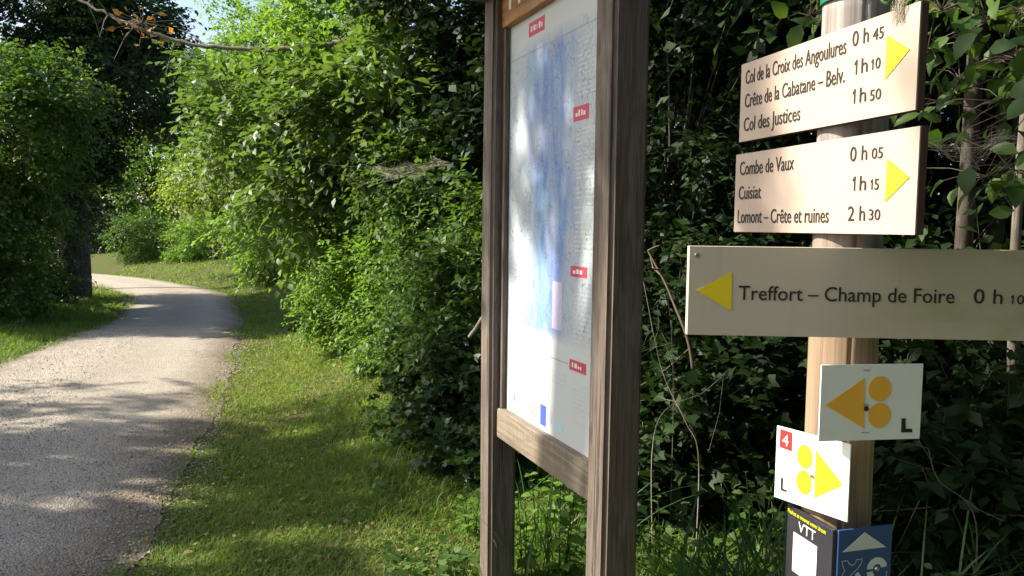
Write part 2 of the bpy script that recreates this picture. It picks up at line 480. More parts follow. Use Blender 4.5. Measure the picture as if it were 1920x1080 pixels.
# ------------------------------------------------------------------ leaves and plants
def leaf_template(kind):
    if kind == 'near':      # pointed oval, folded along the midrib and arched, 12 triangles
        ys = [0, .25, .55, .82, 1.0]; ws = [0, .27, .30, .15, 0]; zs = [0, .03, .03, -.03, -.12]
        v = [(0, 0, 0)]
        for y, w, z in list(zip(ys, ws, zs))[1:4]: v += [(-w, y, z + .07 * w / .3), (0, y, z), (w, y, z + .07 * w / .3)]
        v.append((0, 1, zs[4]))
        f = [(0, 2, 1), (0, 3, 2), (1, 2, 5), (1, 5, 4), (2, 3, 6), (2, 6, 5), (4, 5, 8), (4, 8, 7), (5, 6, 9), (5, 9, 8), (7, 8, 10), (8, 9, 10)]
    elif kind == 'mid':
        v = [(0, 0, 0), (-.29, .42, .06), (0, .45, 0), (.29, .42, .06), (0, 1, -.08)]
        f = [(0, 2, 1), (1, 2, 4), (0, 3, 2), (2, 3, 4)]
    elif kind == 'ivy':     # broad lobed leaf
        v = [(0, 0, 0), (-.38, .05, .03), (-.55, .42, .06), (-.24, .55, .03), (0, .35, 0), (.24, .55, .03), (.55, .42, .06), (.38, .05, .03), (0, 1.0, -.08)]
        f = [(0, 4, 1), (1, 4, 2), (2, 4, 3), (3, 4, 8), (4, 5, 8), (4, 6, 5), (4, 7, 6), (0, 7, 4)]
    else:                    # far
        v = [(0, 0, 0), (-.3, .5, .05), (.3, .5, .05), (0, 1, -.05)]
        f = [(0, 2, 1), (1, 2, 3)]
    return np.array(v, float), np.array(f)
TPL = {k: leaf_template(k) for k in ('near', 'mid', 'ivy', 'far')}
def leaf_frames(ldir, nrm):
    y = norm(ldir); z = norm(nrm - (nrm * y).sum(-1, keepdims=True) * y); x = np.cross(y, z)
    return x, y, z
def leaves_mesh(name, L, kind):
    pos, ld, nr, size, tint = L
    tv, tf = TPL[kind]
    x, y, z = leaf_frames(ld, nr)
    v = pos[:, None] + size[:, None, None] * (tv[None, :, 0:1] * x[:, None] + tv[None, :, 1:2] * y[:, None] + tv[None, :, 2:3] * z[:, None])
    n, k = len(pos), len(tv)
    f = (tf[None] + (np.arange(n) * k)[:, None, None]).reshape(-1, 3)
    return np_mesh(name, v.reshape(-1, 3), f, np.repeat(tint, k))
LEAFPART = {}
def leaf_part_mesh(kind, mat, t):
    key = (kind, mat.name, t)
    if key not in LEAFPART:
        tv, tf = TPL[kind]
        me = np_mesh('leaf', tv, tf, np.full(len(tv), .1 + .27 * t)); me.materials.append(mat)
        LEAFPART[key] = me
    return LEAFPART[key]
def leaf_parts(L, idx, kind, mat, parent, name='leaf'):
    pos, ld, nr, size, tint = L
    inv = np.array(parent.location) if parent is not None else np.zeros(3)
    x, y, z = leaf_frames(ld[idx], nr[idx])
    for q, i in enumerate(idx):
        o = bpy.data.objects.new(name, leaf_part_mesh(kind, mat, int(min(3, tint[i] * 4))))
        COL.objects.link(o); o.parent = parent
        s = size[i]
        p = pos[i] - inv
        o.matrix_local = Matrix(((x[q][0] * s, y[q][0] * s, z[q][0] * s, p[0]), (x[q][1] * s, y[q][1] * s, z[q][1] * s, p[1]), (x[q][2] * s, y[q][2] * s, z[q][2] * s, p[2]), (0, 0, 0, 1)))
def sel(L, m): return tuple(a[m] for a in L)
def cat(Ls): return tuple(np.concatenate([l[i] for l in Ls]) for i in range(5))

def clumps(r, c, rad, n, shell=.5):
    d = norm(r.normal(size=(n, 3)))
    rr = shell + (1 - shell) * r.random(n) ** .6
    rr *= 1 + .18 * np.sin(d[:, 0] * 5 + c[0]) * np.sin(d[:, 2] * 6 + c[1])
    return np.asarray(c) + d * rr[:, None] * np.asarray(rad), d
def sprays(r, cc, cd, cr, ns, L, slen, leaf, droop=.35, flat=.5, fwd=.6, sunw=0.0):
    """cc clump centres, cd outward dirs; ns sprays each with L leaves. returns leaves + twig (start,end)"""
    C = len(cc)
    o = np.repeat(cc, ns, 0) + norm(r.normal(size=(C * ns, 3))) * (r.random((C * ns, 1)) ** .5) * cr
    d = norm(np.repeat(cd, ns, 0) * .8 + r.normal(size=(C * ns, 3)) * .55 + np.array([0, 0, .1]))
    sl = slen * (.6 + .8 * r.random(C * ns))
    t = (np.arange(L) + .6) / L
    pos = o[:, None] + d[:, None] * (sl[:, None] * t[None])[..., None]
    pos[..., 2] -= droop * sl[:, None] * t[None] ** 2
    side = np.cross(d, np.array([0, 0, 1.0]) + r.normal(size=d.shape) * .35); side = norm(side)
    sg = np.where(np.arange(L) % 2 == 0, 1.0, -1.0)
    ld = d[:, None] * fwd + side[:, None] * sg[None, :, None] * .8 + r.normal(size=pos.shape) * .28
    ld[..., 2] -= .3
    nr = np.array([0, 0, 1.0]) + r.normal(size=pos.shape) * flat + np.array(S) * sunw
    size = leaf * (.55 + .6 * r.random(pos.shape[:2]))
    size *= np.clip(1.15 - .35 * t, .6, 1.2)[None]
    tint = np.clip(np.repeat(r.random(C), ns)[:, None] * .4 + r.random((C * ns, 1)) * .3 + r.random(pos.shape[:2]) * .35, 0, 1)
    Lv = (pos.reshape(-1, 3), ld.reshape(-1, 3), nr.reshape(-1, 3), size.ravel(), tint.ravel())
    end = o + d * sl[:, None]; end[:, 2] -= droop * sl
    return Lv, (o, end)
def add_twigs(T, seg, rad, k=3, step=1):
    a, b = seg
    for i in range(0, len(a), step):
        m = (a[i] + b[i]) / 2; m[2] += .04 * np.linalg.norm(b[i] - a[i])
        T.add([a[i], m, b[i]], [rad, rad * .7, rad * .35], k)

CAMNP = np.array(CAM)
FWD = np.array(CAMROT @ Vector((0, 0, -1))); RGT = np.array(CAMROT @ Vector((1, 0, 0))); UPV = np.array(CAMROT @ Vector((0, 1, 0)))
def to_px(p):
    q = p - CAMNP
    d = q @ FWD
    dd = np.where(d > .05, d, 1e9)
    return 960 + FPX * (q @ RGT) / dd, 540 - FPX * (q @ UPV) / dd, d
SUNWIN = []        # openings between the crowns: (point, radius)
def sun_open(L, jitter=.25, seed=3):
    """drop leaves standing in a sun gap"""
    r = np.random.default_rng(seed)
    keep = np.ones(len(L[0]), bool); s = np.array(S)
    for c, rad in SUNWIN:
        q = L[0] - np.asarray(c); t = q @ s
        dist = np.linalg.norm(q - t[:, None] * s, axis=1)
        wob = rad * (1 + jitter * np.sin(L[0][:, 0] * 3.1 + 1) * np.sin(L[0][:, 2] * 2.7))
        keep &= ~((dist < wob) & (t > 1.2))
    return keep
def plant(name, label, catg, base, ells, leaf, mat, kind='mid', ns=9, L=9, slen=.35, cr=.16, trunk=.05, parts=0, group=None, seed=1,
          droop=.35, flat=.55, bark='bark', twigs=True, shell=.5, cut=True, stems=None, sink=.05, zmin=None, lname='leaf', sunw=0.0):
    """ells: list of (centre, radii, n_clumps)"""
    r = np.random.default_rng(seed)
    base = Vector(base)
    root = empty(name, base); tag(root, label, catg, group)
    T = Tubes(); Ls = []; segs = []
    b0 = np.array(base)
    for q, (c, rad, nc) in enumerate(ells):
        c = np.array(c, float)
        cc, cd = clumps(r, c, rad, nc, shell)
        g = height(cc[:, 0], cc[:, 1]); cc[:, 2] = np.maximum(cc[:, 2], g + .06)
        if cut:
            kk = sun_open((cc,)); cc, cd = cc[kk], cd[kk]; nc = len(cc)
            if nc == 0: continue
        Lv, sg = sprays(r, cc, cd, cr, ns, L, slen, leaf, droop, flat, sunw=sunw)
        if cut:
            kk = sun_open((sg[0],)) & sun_open((sg[1],)); sg = (sg[0][kk], sg[1][kk])
        Ls.append(Lv); segs.append(sg)
        # limb from the base to this lobe, then branches to the clumps
        j = b0 + np.array([r.normal() * .08, r.normal() * .08, -sink])
        m1 = b0 * .55 + c * .45 + np.array([r.normal() * .12, r.normal() * .12, .1]); m1[2] = b0[2] + (c[2] - b0[2]) * .5
        if trunk >= .1 and q > 0:      # boughs leave the main trunk above head height
            j = main[int(len(main) * r.uniform(.45, .75))]; m1 = (j + c) / 2 + np.array([0, 0, .25])
        elif trunk >= .1:
            m1 = np.array([b0[0] + r.normal() * .06, b0[1] + r.normal() * .06, b0[2] + (c[2] - b0[2]) * .55])
        limb = curve_pts([j, m1, c], 10)
        if q == 0: main = limb
        rr = trunk if q == 0 else trunk * .62
        T.add(limb, np.linspace(rr, rr * .4, len(limb)), 8)
        for i in range(0, nc, 2 if nc < 60 else 3):
            k0 = limb[r.integers(len(limb) // 2, len(limb))]
            mid = (k0 + cc[i]) / 2 + r.normal(size=3) * .05 * np.linalg.norm(cc[i] - k0)
            if cut and not sun_open((np.array([k0, mid, cc[i], (mid + cc[i]) / 2, (k0 + mid) / 2]),)).all(): continue
            T.add(curve_pts([k0, mid, cc[i]], 6), np.linspace(rr * .32, rr * .09, 6), 5)
    Lv = cat(Ls)
    g = height(Lv[0][:, 0], Lv[0][:, 1])
    keep = Lv[0][:, 2] > g + .02
    if zmin is not None: keep &= Lv[0][:, 2] > zmin
    if cut: keep &= sun_open(Lv)
    Lv = sel(Lv, keep)
    if twigs:
        sg = tuple(np.concatenate([s[i] for s in segs]) for i in (0, 1))
        add_twigs(T, sg, max(.0025, leaf * .03), 3, 2)
    tm = T.mesh('stems' if trunk < .06 else 'trunk')
    tm.transform(Matrix.Translation(-base))
    link('stems' if trunk < .06 else 'trunk', tm, M[bark], root)
    if parts:
        px, py, d = to_px(Lv[0])
        vis = (px > -20) & (px < 1940) & (py > -20) & (py < 1100) & (d > .3)
        score = np.where(vis, Lv[3] / np.maximum(d, .3), 0)
        idx = np.argsort(-score)[:parts]; idx = idx[score[idx] > 0]
        leaf_parts(Lv, idx, kind, M[mat], root, lname)
        m = np.ones(len(Lv[0]), bool); m[idx] = False
        Lv = sel(Lv, m)
    me = leaves_mesh('foliage', Lv, 'mid' if kind == 'near' else kind)
    me.transform(Matrix.Translation(-base))
    cr_o = link('crown', me, M[mat], root); tag(cr_o, kind='stuff')
    return root

def gp(px, py):
    """ground point under a pixel (flat ground)"""
    d = ray(px, py); t = -CAM.z / d.z
    p = CAM + d * t
    return p
def gb(x, y): return (x, y, hz(x, y))

# sun gaps: what stands in full sun in the photograph
def win(px, py, d, r): SUNWIN.append((np.array(P(px, py, d)), r))
def wing(x, y, r): SUNWIN.append((np.array([x, y, 0.1]), r))

# ------------------------------------------------------------------ flat things standing in the scene: a local frame with X along the face, Y into it, Z up
class Face:
    """vertical face through two points; X runs left to right as read"""
    def __init__(s, a, b):
        a, b = Vector(a), Vector(b)
        s.o = Vector((a.x, a.y, 0)); d = Vector((b.x - a.x, b.y - a.y, 0))
        s.len = d.length; s.X = d.normalized(); s.Y = Vector((0, 0, 1)).cross(s.X)
        s.rz = math.atan2(s.X.y, s.X.x)
    def at(s, px, py, off=0.0):
        """(x, z) on the face plane (pushed back by off) under a photo pixel"""
        d = ray(px, py)
        t = ((s.o + s.Y * off - CAM).dot(s.Y)) / d.dot(s.Y)
        p = CAM + d * t
        return (p - s.o).dot(s.X), p.z
_tc = {}
def text_mesh(body):
    if body in _tc: return _tc[body].copy()
    cu = bpy.data.curves.new('lettering', 'FONT'); cu.body = body; cu.size = 1.0; cu.resolution_u = 3; cu.extrude = 0.0
    o = bpy.data.objects.new('lettering', cu); COL.objects.link(o)
    bpy.context.view_layer.update()
    me = bpy.data.meshes.new_from_object(o.evaluated_get(bpy.context.evaluated_depsgraph_get()))
    bpy.data.objects.remove(o); bpy.data.curves.remove(cu)
    _tc[body] = me
    return me.copy()
def extent(me, ax):
    a = np.empty(len(me.vertices) * 3, np.float32); me.vertices.foreach_get('co', a); a = a.reshape(-1, 3)
    return a[:, ax].min(), a[:, ax].max()
CAPH = extent(text_mesh('H'), 1)[1]
def letters(body, x0, x1, z0, cap, mat, parent, y=-.0012, name='lettering', thick=.0008, bold=0.0):
    me = text_mesh(body)
    a, b = extent(me, 0)
    sx = (x1 - x0) / (b - a); sz = cap / CAPH
    bm = bmesh.new(); bm.from_mesh(me)
    if bold:
        pass
    for v in bm.verts: v.co = Vector((x0 + (v.co.x - a) * sx, y, z0 + v.co.y * sz))
    r = bmesh.ops.extrude_face_region(bm, geom=list(bm.faces))
    for v in [g for g in r['geom'] if isinstance(g, bmesh.types.BMVert)]: v.co.y += thick
    return bm_obj(name, bm, mat, parent)
def poly(name, pts, mat, parent, y=-.0012, thick=.0008):
    """flat print: outline in (x, z), a fraction of a millimetre thick"""
    bm = bmesh.new()
    vs = [bm.verts.new((x, y, z)) for x, z in pts]
    f = bm.faces.new(vs)
    r = bmesh.ops.extrude_face_region(bm, geom=[f])
    for v in [g for g in r['geom'] if isinstance(g, bmesh.types.BMVert)]: v.co.y += thick
    return bm_obj(name, bm, mat, parent)
def disc(name, cx, cz, rx, rz_, mat, parent, y=-.0012, n=32, a0=0, a1=2 * math.pi):
    pts = [(cx + rx * math.cos(a0 + (a1 - a0) * i / n), cz + rz_ * math.sin(a0 + (a1 - a0) * i / n)) for i in range(n)]
    return poly(name, pts, mat, parent, y)
def strip(name, pts, w, mat, parent, y=-.0012, closed=False):
    """a printed line following pts"""
    p = np.array(pts, float)
    if closed: p = np.vstack([p, p[:1]])
    t = norm(np.gradient(p, axis=0)); nn = np.c_[-t[:, 1], t[:, 0]]
    a, b = p + nn * w / 2, p - nn * w / 2
    v = []
    for q in (a, b): v += [(x, y, z) for x, z in q]
    n = len(p)
    f = [(i, i + 1, n + i + 1, n + i) for i in range(n - 1)]
    return link(name, np_mesh(name, v, np.array(f)), mat, parent)
def screw(x, z, parent, y=0.0, r=.004):
    bm = bmesh.new()
    bmesh.ops.create_cone(bm, cap_ends=True, segments=14, radius1=r, radius2=r * .7, depth=.003)
    bmesh.ops.rotate(bm, verts=bm.verts, cent=(0, 0, 0), matrix=Matrix.Rotation(R(90), 3, 'X'))
    bmesh.ops.translate(bm, verts=bm.verts, vec=(x, y - .0016, z))
    return bm_obj('screw', bm, M['steel'], parent)

# ------------------------------------------------------------------ signpost pole
POLE = Vector((.575, 1.375, 0)); PRAD = .0565
post = empty('wooden_post', (POLE.x, POLE.y, -.25))
tag(post, 'round wooden post with green metal cap carrying the hiking signs', 'post')
def ring_pole():
    r = np.random.default_rng(4)
    zs = np.linspace(0, 2.27, 60); k = 110
    v = []
    for z in zs:
        rr = PRAD * (1.03 - .02 * z) + .0008 * np.sin(np.arange(k) * 3 * 2 * math.pi / k + z * 3)
        a = np.arange(k) / k * 2 * math.pi
        # drying crack running down the front
        crack = np.exp(-((a - R(258) - .05 * math.sin(z * 4)) / .035) ** 2) * .008 * (.6 + .4 * math.sin(z * 7))
        rr = rr - crack
        v.append(np.c_[np.cos(a) * rr, np.sin(a) * rr, np.full(k, z)])
    v = np.concatenate(v); n = len(zs)
    i = np.arange(n - 1)[:, None] * k + np.arange(k)[None]; j = np.arange(n - 1)[:, None] * k + (np.arange(k)[None] + 1) % k
    return np_mesh('pole', v, [np.stack([i, j, j + k, i + k], -1).reshape(-1, 4), np.array([np.arange(k) + (n - 1) * k])], smooth=True)
link('pole', ring_pole(), M['pole_wood'], post)
bm = bmesh.new()
bmesh.ops.create_cone(bm, cap_ends=True, segments=40, radius1=PRAD + .004, radius2=PRAD + .004, depth=.14)
bmesh.ops.bevel(bm, geom=[e for e in bm.edges if e.calc_face_angle(0) > .6], offset=.006, segments=2, affect='EDGES')
bmesh.ops.translate(bm, verts=bm.verts, vec=(0, 0, 2.245 + .07))
bm_obj('cap', bm, M['green_cap'], post)

# ------------------------------------------------------------------ direction signs
FACE = {}
def sign_board(name, label, F, zb, zt, x0, x1, mat, thick=.015, edge='sign_edge', bev=.0015):
    root = empty(name, (F.o.x, F.o.y, zb), F.rz)
    tag(root, label, 'sign')
    b = bm_obj('board', box_bm(x0, x1, .0025, thick, 0, zt - zb, bev), M[edge], root)
    FACE[root.name] = bm_obj('face', box_bm(x0 + .0005, x1 - .0005, 0, .0022, .0005, zt - zb - .0005), M[mat], root)
    return root
FA = Face(P(1388, 195, 1.575), P(1722, 100, 1.125))
def line(F, root, zb, body, p0, p1, cap_px, mat=None, d=0.0):
    root = FACE[root.name]
    x0, z0 = F.at(*p0); x1, _ = F.at(*p1)
    _, zt = F.at(p0[0], p0[1] - cap_px)
    h = zt - z0; mat = mat or M['ink']; z = z0 - zb
    if body.startswith('1'):           # a figure one with its flag, then the rest of the group
        rest = body[1:].strip(); w = x1 - x0
        sw = h * .11; k = .16 if rest == 'h' else .22
        xs = x0 + w * k * .55
        poly('lettering', [(xs, z), (xs + sw, z), (xs + sw, z + h), (xs + sw * .2, z + h), (xs - h * .16, z + h * .76), (xs - h * .16, z + h * .66), (xs, z + h * .78)], mat, root)
        letters(rest, x0 + w * (.52 if rest == 'h' else .47), x1, z, h, mat, root)
    else:
        letters(body, x0, x1, z, h, mat, root)
def arrow(F, root, zb, pts, mat):
    q = [F.at(*p) for p in pts]
    poly('arrow', [(x, z - zb) for x, z in q], mat, FACE[root.name])

def fz(F, p): return F.at(*p)[1]
# upper sign, pointing right
zt, zb = fz(FA, (1391, 121)), fz(FA, (1387, 267))
A = sign_board('direction_sign', 'cream hiking sign reading Col de la Croix des Angoulures, topmost on the round post', FA, zb, zt, 0, FA.len, 'sign_cream')
line(FA, A, zb, 'Col de la Croix des Angoulures', (1398.4, 158.5), (1587, 94), 25)
line(FA, A, zb, '0 h', (1598.6, 88), (1629, 81), 28)
line(FA, A, zb, '45', (1637, 76.5), (1657, 72), 21)
line(FA, A, zb, 'Crête de la Cabatane – Belv.', (1397, 202.5), (1584, 151), 25)
line(FA, A, zb, '1 h', (1603, 140.5), (1627, 131), 27)
line(FA, A, zb, '10', (1634, 131.5), (1651, 127), 20)
line(FA, A, zb, 'Col des Justices', (1395, 247), (1500.6, 223.6), 25)
line(FA, A, zb, '1 h', (1599.4, 195), (1624, 190), 27)
line(FA, A, zb, '50', (1631.4, 189.5), (1652, 186), 20)
arrow(FA, A, zb, [(1664.6, 66), (1706.3, 92.8), (1660.3, 149)], M['yellow2'])
# second sign
zt, zb = fz(FA, (1380, 290)), fz(FA, (1377, 435))
xl, xr = FA.at(1378, 360)[0], FA.at(1721, 330)[0]
B = sign_board('direction_sign', 'cream hiking sign reading Combe de Vaux, Cuisiat and Lomont, second from the top', FA, zb, zt, xl, xr, 'sign_cream')
line(FA, B, zb, 'Combe de Vaux', (1387.8, 329), (1488.7, 317), 25)
line(FA, B, zb, '0 h', (1594.3, 303), (1626, 300), 27)
line(FA, B, zb, '05', (1634.8, 298), (1655.5, 297), 20)
line(FA, B, zb, 'Cuisiat', (1385.6, 374), (1427, 370), 24)
line(FA, B, zb, '1 h', (1599.4, 358), (1624, 356), 27)
line(FA, B, zb, '15', (1632.7, 356), (1648, 355), 20)
line(FA, B, zb, 'Lomont – Crête et ruines', (1383.5, 418), (1554, 415), 24)
line(FA, B, zb, '2 h', (1590, 414), (1622, 413), 27)
line(FA, B, zb, '30', (1629.3, 412.5), (1650.5, 412), 20)
arrow(FA, B, zb, [(1664.6, 297), (1706.3, 332.2), (1660.3, 378.2)], M['yellow2'])
# third sign, pointing left
FC = Face(P(1290.5, 545, 1.296), P(1920, 553, 1.272))
zt, zb = fz(FC, (1292, 461)), fz(FC, (1289, 628))
C3 = sign_board('direction_sign', 'long grey beige hiking sign pointing left to Treffort Champ de Foire', FC, zb, zt, 0, .60, 'sign_beige', .02, edge='sign_beige')
line(FC, C3, zb, 'Treffort – Champ de Foire', (1384.4, 562), (1788.4, 566.2), 26.5)
line(FC, C3, zb, '0 h', (1824.8, 569), (1878.8, 569), 27)
line(FC, C3, zb, '10', (1894.2, 570), (1919.3, 570), 17)
arrow(FC, C3, zb, [(1306.4, 544.8), (1372.4, 509.8), (1370.7, 582.7)], M['yellow'])
# brackets that hold the boards to the pole
def bracket(F, root, zc, x):
    # distance from board back to the pole surface along the board normal
    p = F.o + F.X * x
    gap = (Vector((POLE.x, POLE.y, 0)) - p).dot(F.Y)
    bm_obj('bracket', box_bm(x - .018, x + .018, .0202, max(.024, gap - .03), zc - .045, zc + .045, .002), M['steel'], root)
for F, root, h in ((FA, A, .07), (FA, B, .07), (FC, C3, .07)):
    xq = (Vector((POLE.x, POLE.y, 0)) - F.o).dot(F.X)
    bracket(F, root, h, xq)
screw(.012, .13, C3)

# ------------------------------------------------------------------ small marker plates
def Q(x, y): return 1400 + x / 2.455, 640 + y / 2.455
def plate(name, label, F, corners, mat, thick=.003, drop=None):
    z = [fz(F, c) for c in corners]
    xs = [F.at(*c)[0] for c in corners]
    zt = (z[0] + z[1]) / 2; zb = (z[2] + z[3]) / 2 if drop is None else zt - drop
    root = empty(name, (F.o.x, F.o.y, zb), F.rz); tag(root, label, 'sign')
    bm_obj('plate', box_bm(min(xs), max(xs), 0, thick, 0, zt - zb, .0006, 1), M[mat], root)
    return root, zb
def L2(F, zb, pts): return [(F.at(*Q(*p))[0], F.at(*Q(*p))[1] - zb) for p in pts]
# shaded white plate with orange trail mark
cD = [Q(345, 115), Q(803, 97), Q(797, 443), Q(342, 467)]
FD = Face(P(*Q(343, 290), 1.287), P(*Q(800, 270), 1.312))
D, zb = plate('marker_plate', 'white plate with faded orange triangle and two discs pointing left', FD, cD, 'plate_white')
poly('triangle', L2(FD, zb, [(362, 293), (542, 168), (538, 400)]), M['orange'], D)
for cx, cy in ((611, 218), (609, 340)):
    (x, z), (x2, _), (_, z2) = L2(FD, zb, [(cx, cy), (cx + 52, cy), (cx, cy - 57)])
    disc('disc', x, z, x2 - x, z2 - z, M['orange'], D)
x, z = L2(FD, zb, [(548, 309)])[0]
disc('bolt_hole', x, z, .004, .004, M['ink'], D, -.0024)
poly('letter', L2(FD, zb, [(712, 355), (730, 354), (730, 402), (760, 402), (760, 418), (710, 419)]), M['ink'], D)
for a in ((535, 131), (528, 290), (528, 418)):
    poly('tick_mark', L2(FD, zb, [a, (a[0] + 34, a[1]), (a[0] + 34, a[1] + 3), (a[0], a[1] + 3)]), M['ink_soft'], D)
# sunlit white plate with yellow trail mark
cE = [Q(142, 377), Q(473, 487), Q(462, 848), Q(127, 703)]
FE = Face(P(*Q(134, 540), 1.425), P(*Q(468, 668), 1.305))
E, zb = plate('marker_plate', 'sunlit white plate with red number 4 and yellow discs and triangle', FE, cE, 'plate_white')
poly('triangle', L2(FE, zb, [(320, 500), (443, 660), (313, 718)]), M['yellow2'], E)
for cx, cy in ((268, 530), (264, 648)):
    (x, z), (x2, _), (_, z2) = L2(FE, zb, [(cx, cy), (cx + 34, cy + 12), (cx, cy - 55)])
    disc('disc', x, z, x2 - x, z2 - z, M['yellow2'], E)
poly('number_square', L2(FE, zb, [(157, 402), (210, 420), (207, 505), (153, 485)]), M['red'], E)
(x0, z0), (x1, z1), (_, z2) = L2(FE, zb, [(167, 476), (195, 486), (167, 425)])
letters('4', x0, x1, z0, z2 - z0, M['print_white'], E, -.0022)
(x, z) = L2(FE, zb, [(303, 620)])[0]
screw(x, z, E)
(a, b_), (c, d_), (e, f_) = L2(FE, zb, [(157, 684), (183, 692), (157, 626)])
w = c - a; h = f_ - b_
poly('letter', [(a, b_), (c, b_), (c, b_ + h * .16), (a + w * .3, b_ + h * .16), (a + w * .3, b_ + h), (a, b_ + h)], M['ink'], E)
# black plate facing left
FF = Face(P(*Q(190, 752), 1.432), P(*Q(383, 857), 1.315))
cF = [Q(190, 752), Q(383, 857), Q(383, 1200), Q(180, 1100)]
Fp, zb = plate('information_plate', 'black plate with yellow line and white VTT lettering low on the post', FF, cF, 'black_plate', .008, .155)
def fl(body, p0, p1, cap, mat, root=Fp, F=FF):
    (x0, z0), (x1, _), (_, z2) = L2(F, zb, [p0, p1, (p0[0], p0[1] - cap)])
    letters(body, x0, x1, z0, z2 - z0, mat, root)
fl('Flashez et trouvez votre circuit', (193, 784), (367, 874), 17, M['yellow2'])
fl('VTT', (240, 872), (318, 912), 44, M['print_white'])
q = L2(FF, zb, [(218, 882), (327, 940)])
x0, x1, zt_ = q[0][0], q[1][0], (q[0][1] + q[1][1]) / 2
poly('blank_white_square', [(x0, zt_ - .07), (x1, zt_ - .07), (x1, zt_), (x0, zt_)], M['print_white'], Fp)
for sx, sz in ((.06, .146), (.062, .008)): screw(sx + .03, sz, Fp, 0, .002)
# blue plate
FG = Face(P(*Q(425, 873), 1.305), P(*Q(657, 845), 1.333))
cG = [Q(425, 873), Q(657, 845), Q(655, 1200), Q(418, 1200)]
G, zb = plate('information_plate', 'blue plate with white triangle and bicycle logo beside the black plate', FG, cG, 'blue_plate', .004, .14)
poly('triangle', L2(FG, zb, [(440, 970), (543, 878), (640, 945)]), M['print_white'], G)
def ring_arc(F, c, ro, ri, a0, a1, mat, root, name):
    n = 24
    pts = [(c[0] + ro * math.cos(a0 + (a1 - a0) * i / n), c[1] + ro * math.sin(a0 + (a1 - a0) * i / n)) for i in range(n + 1)]
    pts += [(c[0] + ri * math.cos(a1 - (a1 - a0) * i / n), c[1] + ri * math.sin(a1 - (a1 - a0) * i / n)) for i in range(n + 1)]
    return poly(name, pts, mat, root)
(cx, cz), (cx2, _) = L2(FG, zb, [(598, 1046), (643, 1040)])
ro = cx2 - cx
ring_arc(FG, (cx, cz), ro, ro * .42, R(8), R(176), M['print_white'], G, 'wheel_mark')
ring_arc(FG, (cx, cz - .003), ro, ro * .42, R(184), R(235), M['print_white'], G, 'wheel_mark')
screw(cx, cz, G, 0, .0045)
strip('outline_mark', L2(FG, zb, [(436, 1012), (462, 1008), (470, 1024), (484, 1030), (498, 1022), (504, 1004), (532, 1000), (524, 1022), (508, 1046), (482, 1070), (462, 1090), (456, 1110)]), .0012, M['print_white'], G)
strip('outline_mark', L2(FG, zb, [(436, 1012), (440, 1034), (450, 1052), (438, 1072), (434, 1100)]), .0012, M['print_white'], G)
strip('outline_mark', L2(FG, zb, [(643, 1056), (640, 1075), (630, 1100)]), .0012, M['print_white'], G)
poly('wheel_mark', L2(FG, zb, [(498, 1072), (512, 1062), (522, 1075), (526, 1095), (524, 1110), (510, 1110)]), M['print_white'], G)

# ------------------------------------------------------------------ information kiosk
PW = .125
Rr = Vector((.2705, 2.507, 0)); dk = Vector((-.365, .931, 0)).normalized()
KW = .9055
Lf = Rr + dk * KW
FK = Face(Lf, Rr)          # rail front plane, X from far post to near post
kiosk = empty('information_board', (FK.o.x, FK.o.y, 0), FK.rz)
tag(kiosk, 'tall weathered wooden notice board with trail map between two square posts', 'notice board')
def kp(name, x0, x1, y0, y1, z0, z1, mat, bev=.004, parent=kiosk):
    return bm_obj(name, box_bm(x0, x1, y0, y1, z0, z1, bev, 2), M[mat], parent)
def post_bm(x0, x1, y0, y1, z0, z1, seed):
    bm = box_bm(x0, x1, y0, y1, z0, z1)
    vert = [e for e in bm.edges if abs(e.verts[0].co.z - e.verts[1].co.z) > .5]
    bmesh.ops.bevel(bm, geom=vert, offset=.014, segments=3, affect='EDGES')
    for s in np.linspace(z0, z1, 22)[1:-1]:
        bmesh.ops.bisect_plane(bm, geom=list(bm.verts) + list(bm.edges) + list(bm.faces), plane_co=(0, 0, s), plane_no=(0, 0, 1))
    r = np.random.default_rng(seed); a = r.random(4) * 6
    for v in bm.verts:
        v.co.x += .0022 * math.sin(v.co.z * 2.3 + a[0]); v.co.y += .002 * math.sin(v.co.z * 1.9 + a[1])
    return bm
bm_obj('post', post_bm(KW, KW + PW, -.03, -.03 + PW, -.3, 2.62, 1), M['post_wood'], kiosk)
bm_obj('post', post_bm(-PW, 0, -.03, -.03 + PW, -.3, 2.62, 2), M['post_wood'], kiosk)
zr1 = FK.at(934, 766)[1]; zr0 = FK.at(934, 822)[1]
bm = box_bm(.002, KW - .002, 0, .075, zr0, zr1, .012, 3)
bm_obj('rail', bm, M['rail_wood'], kiosk)
zh = FK.at(955, 47, .01)[1]
hd = kp('header_board', .004, KW - .004, .004, .05, zh, zh + .24, 'header_wood', .005)
letters('Treffort', .03, KW - .12, zh + .055, .10, M['print_white'], hd, .0028)
PY = .034     # map face
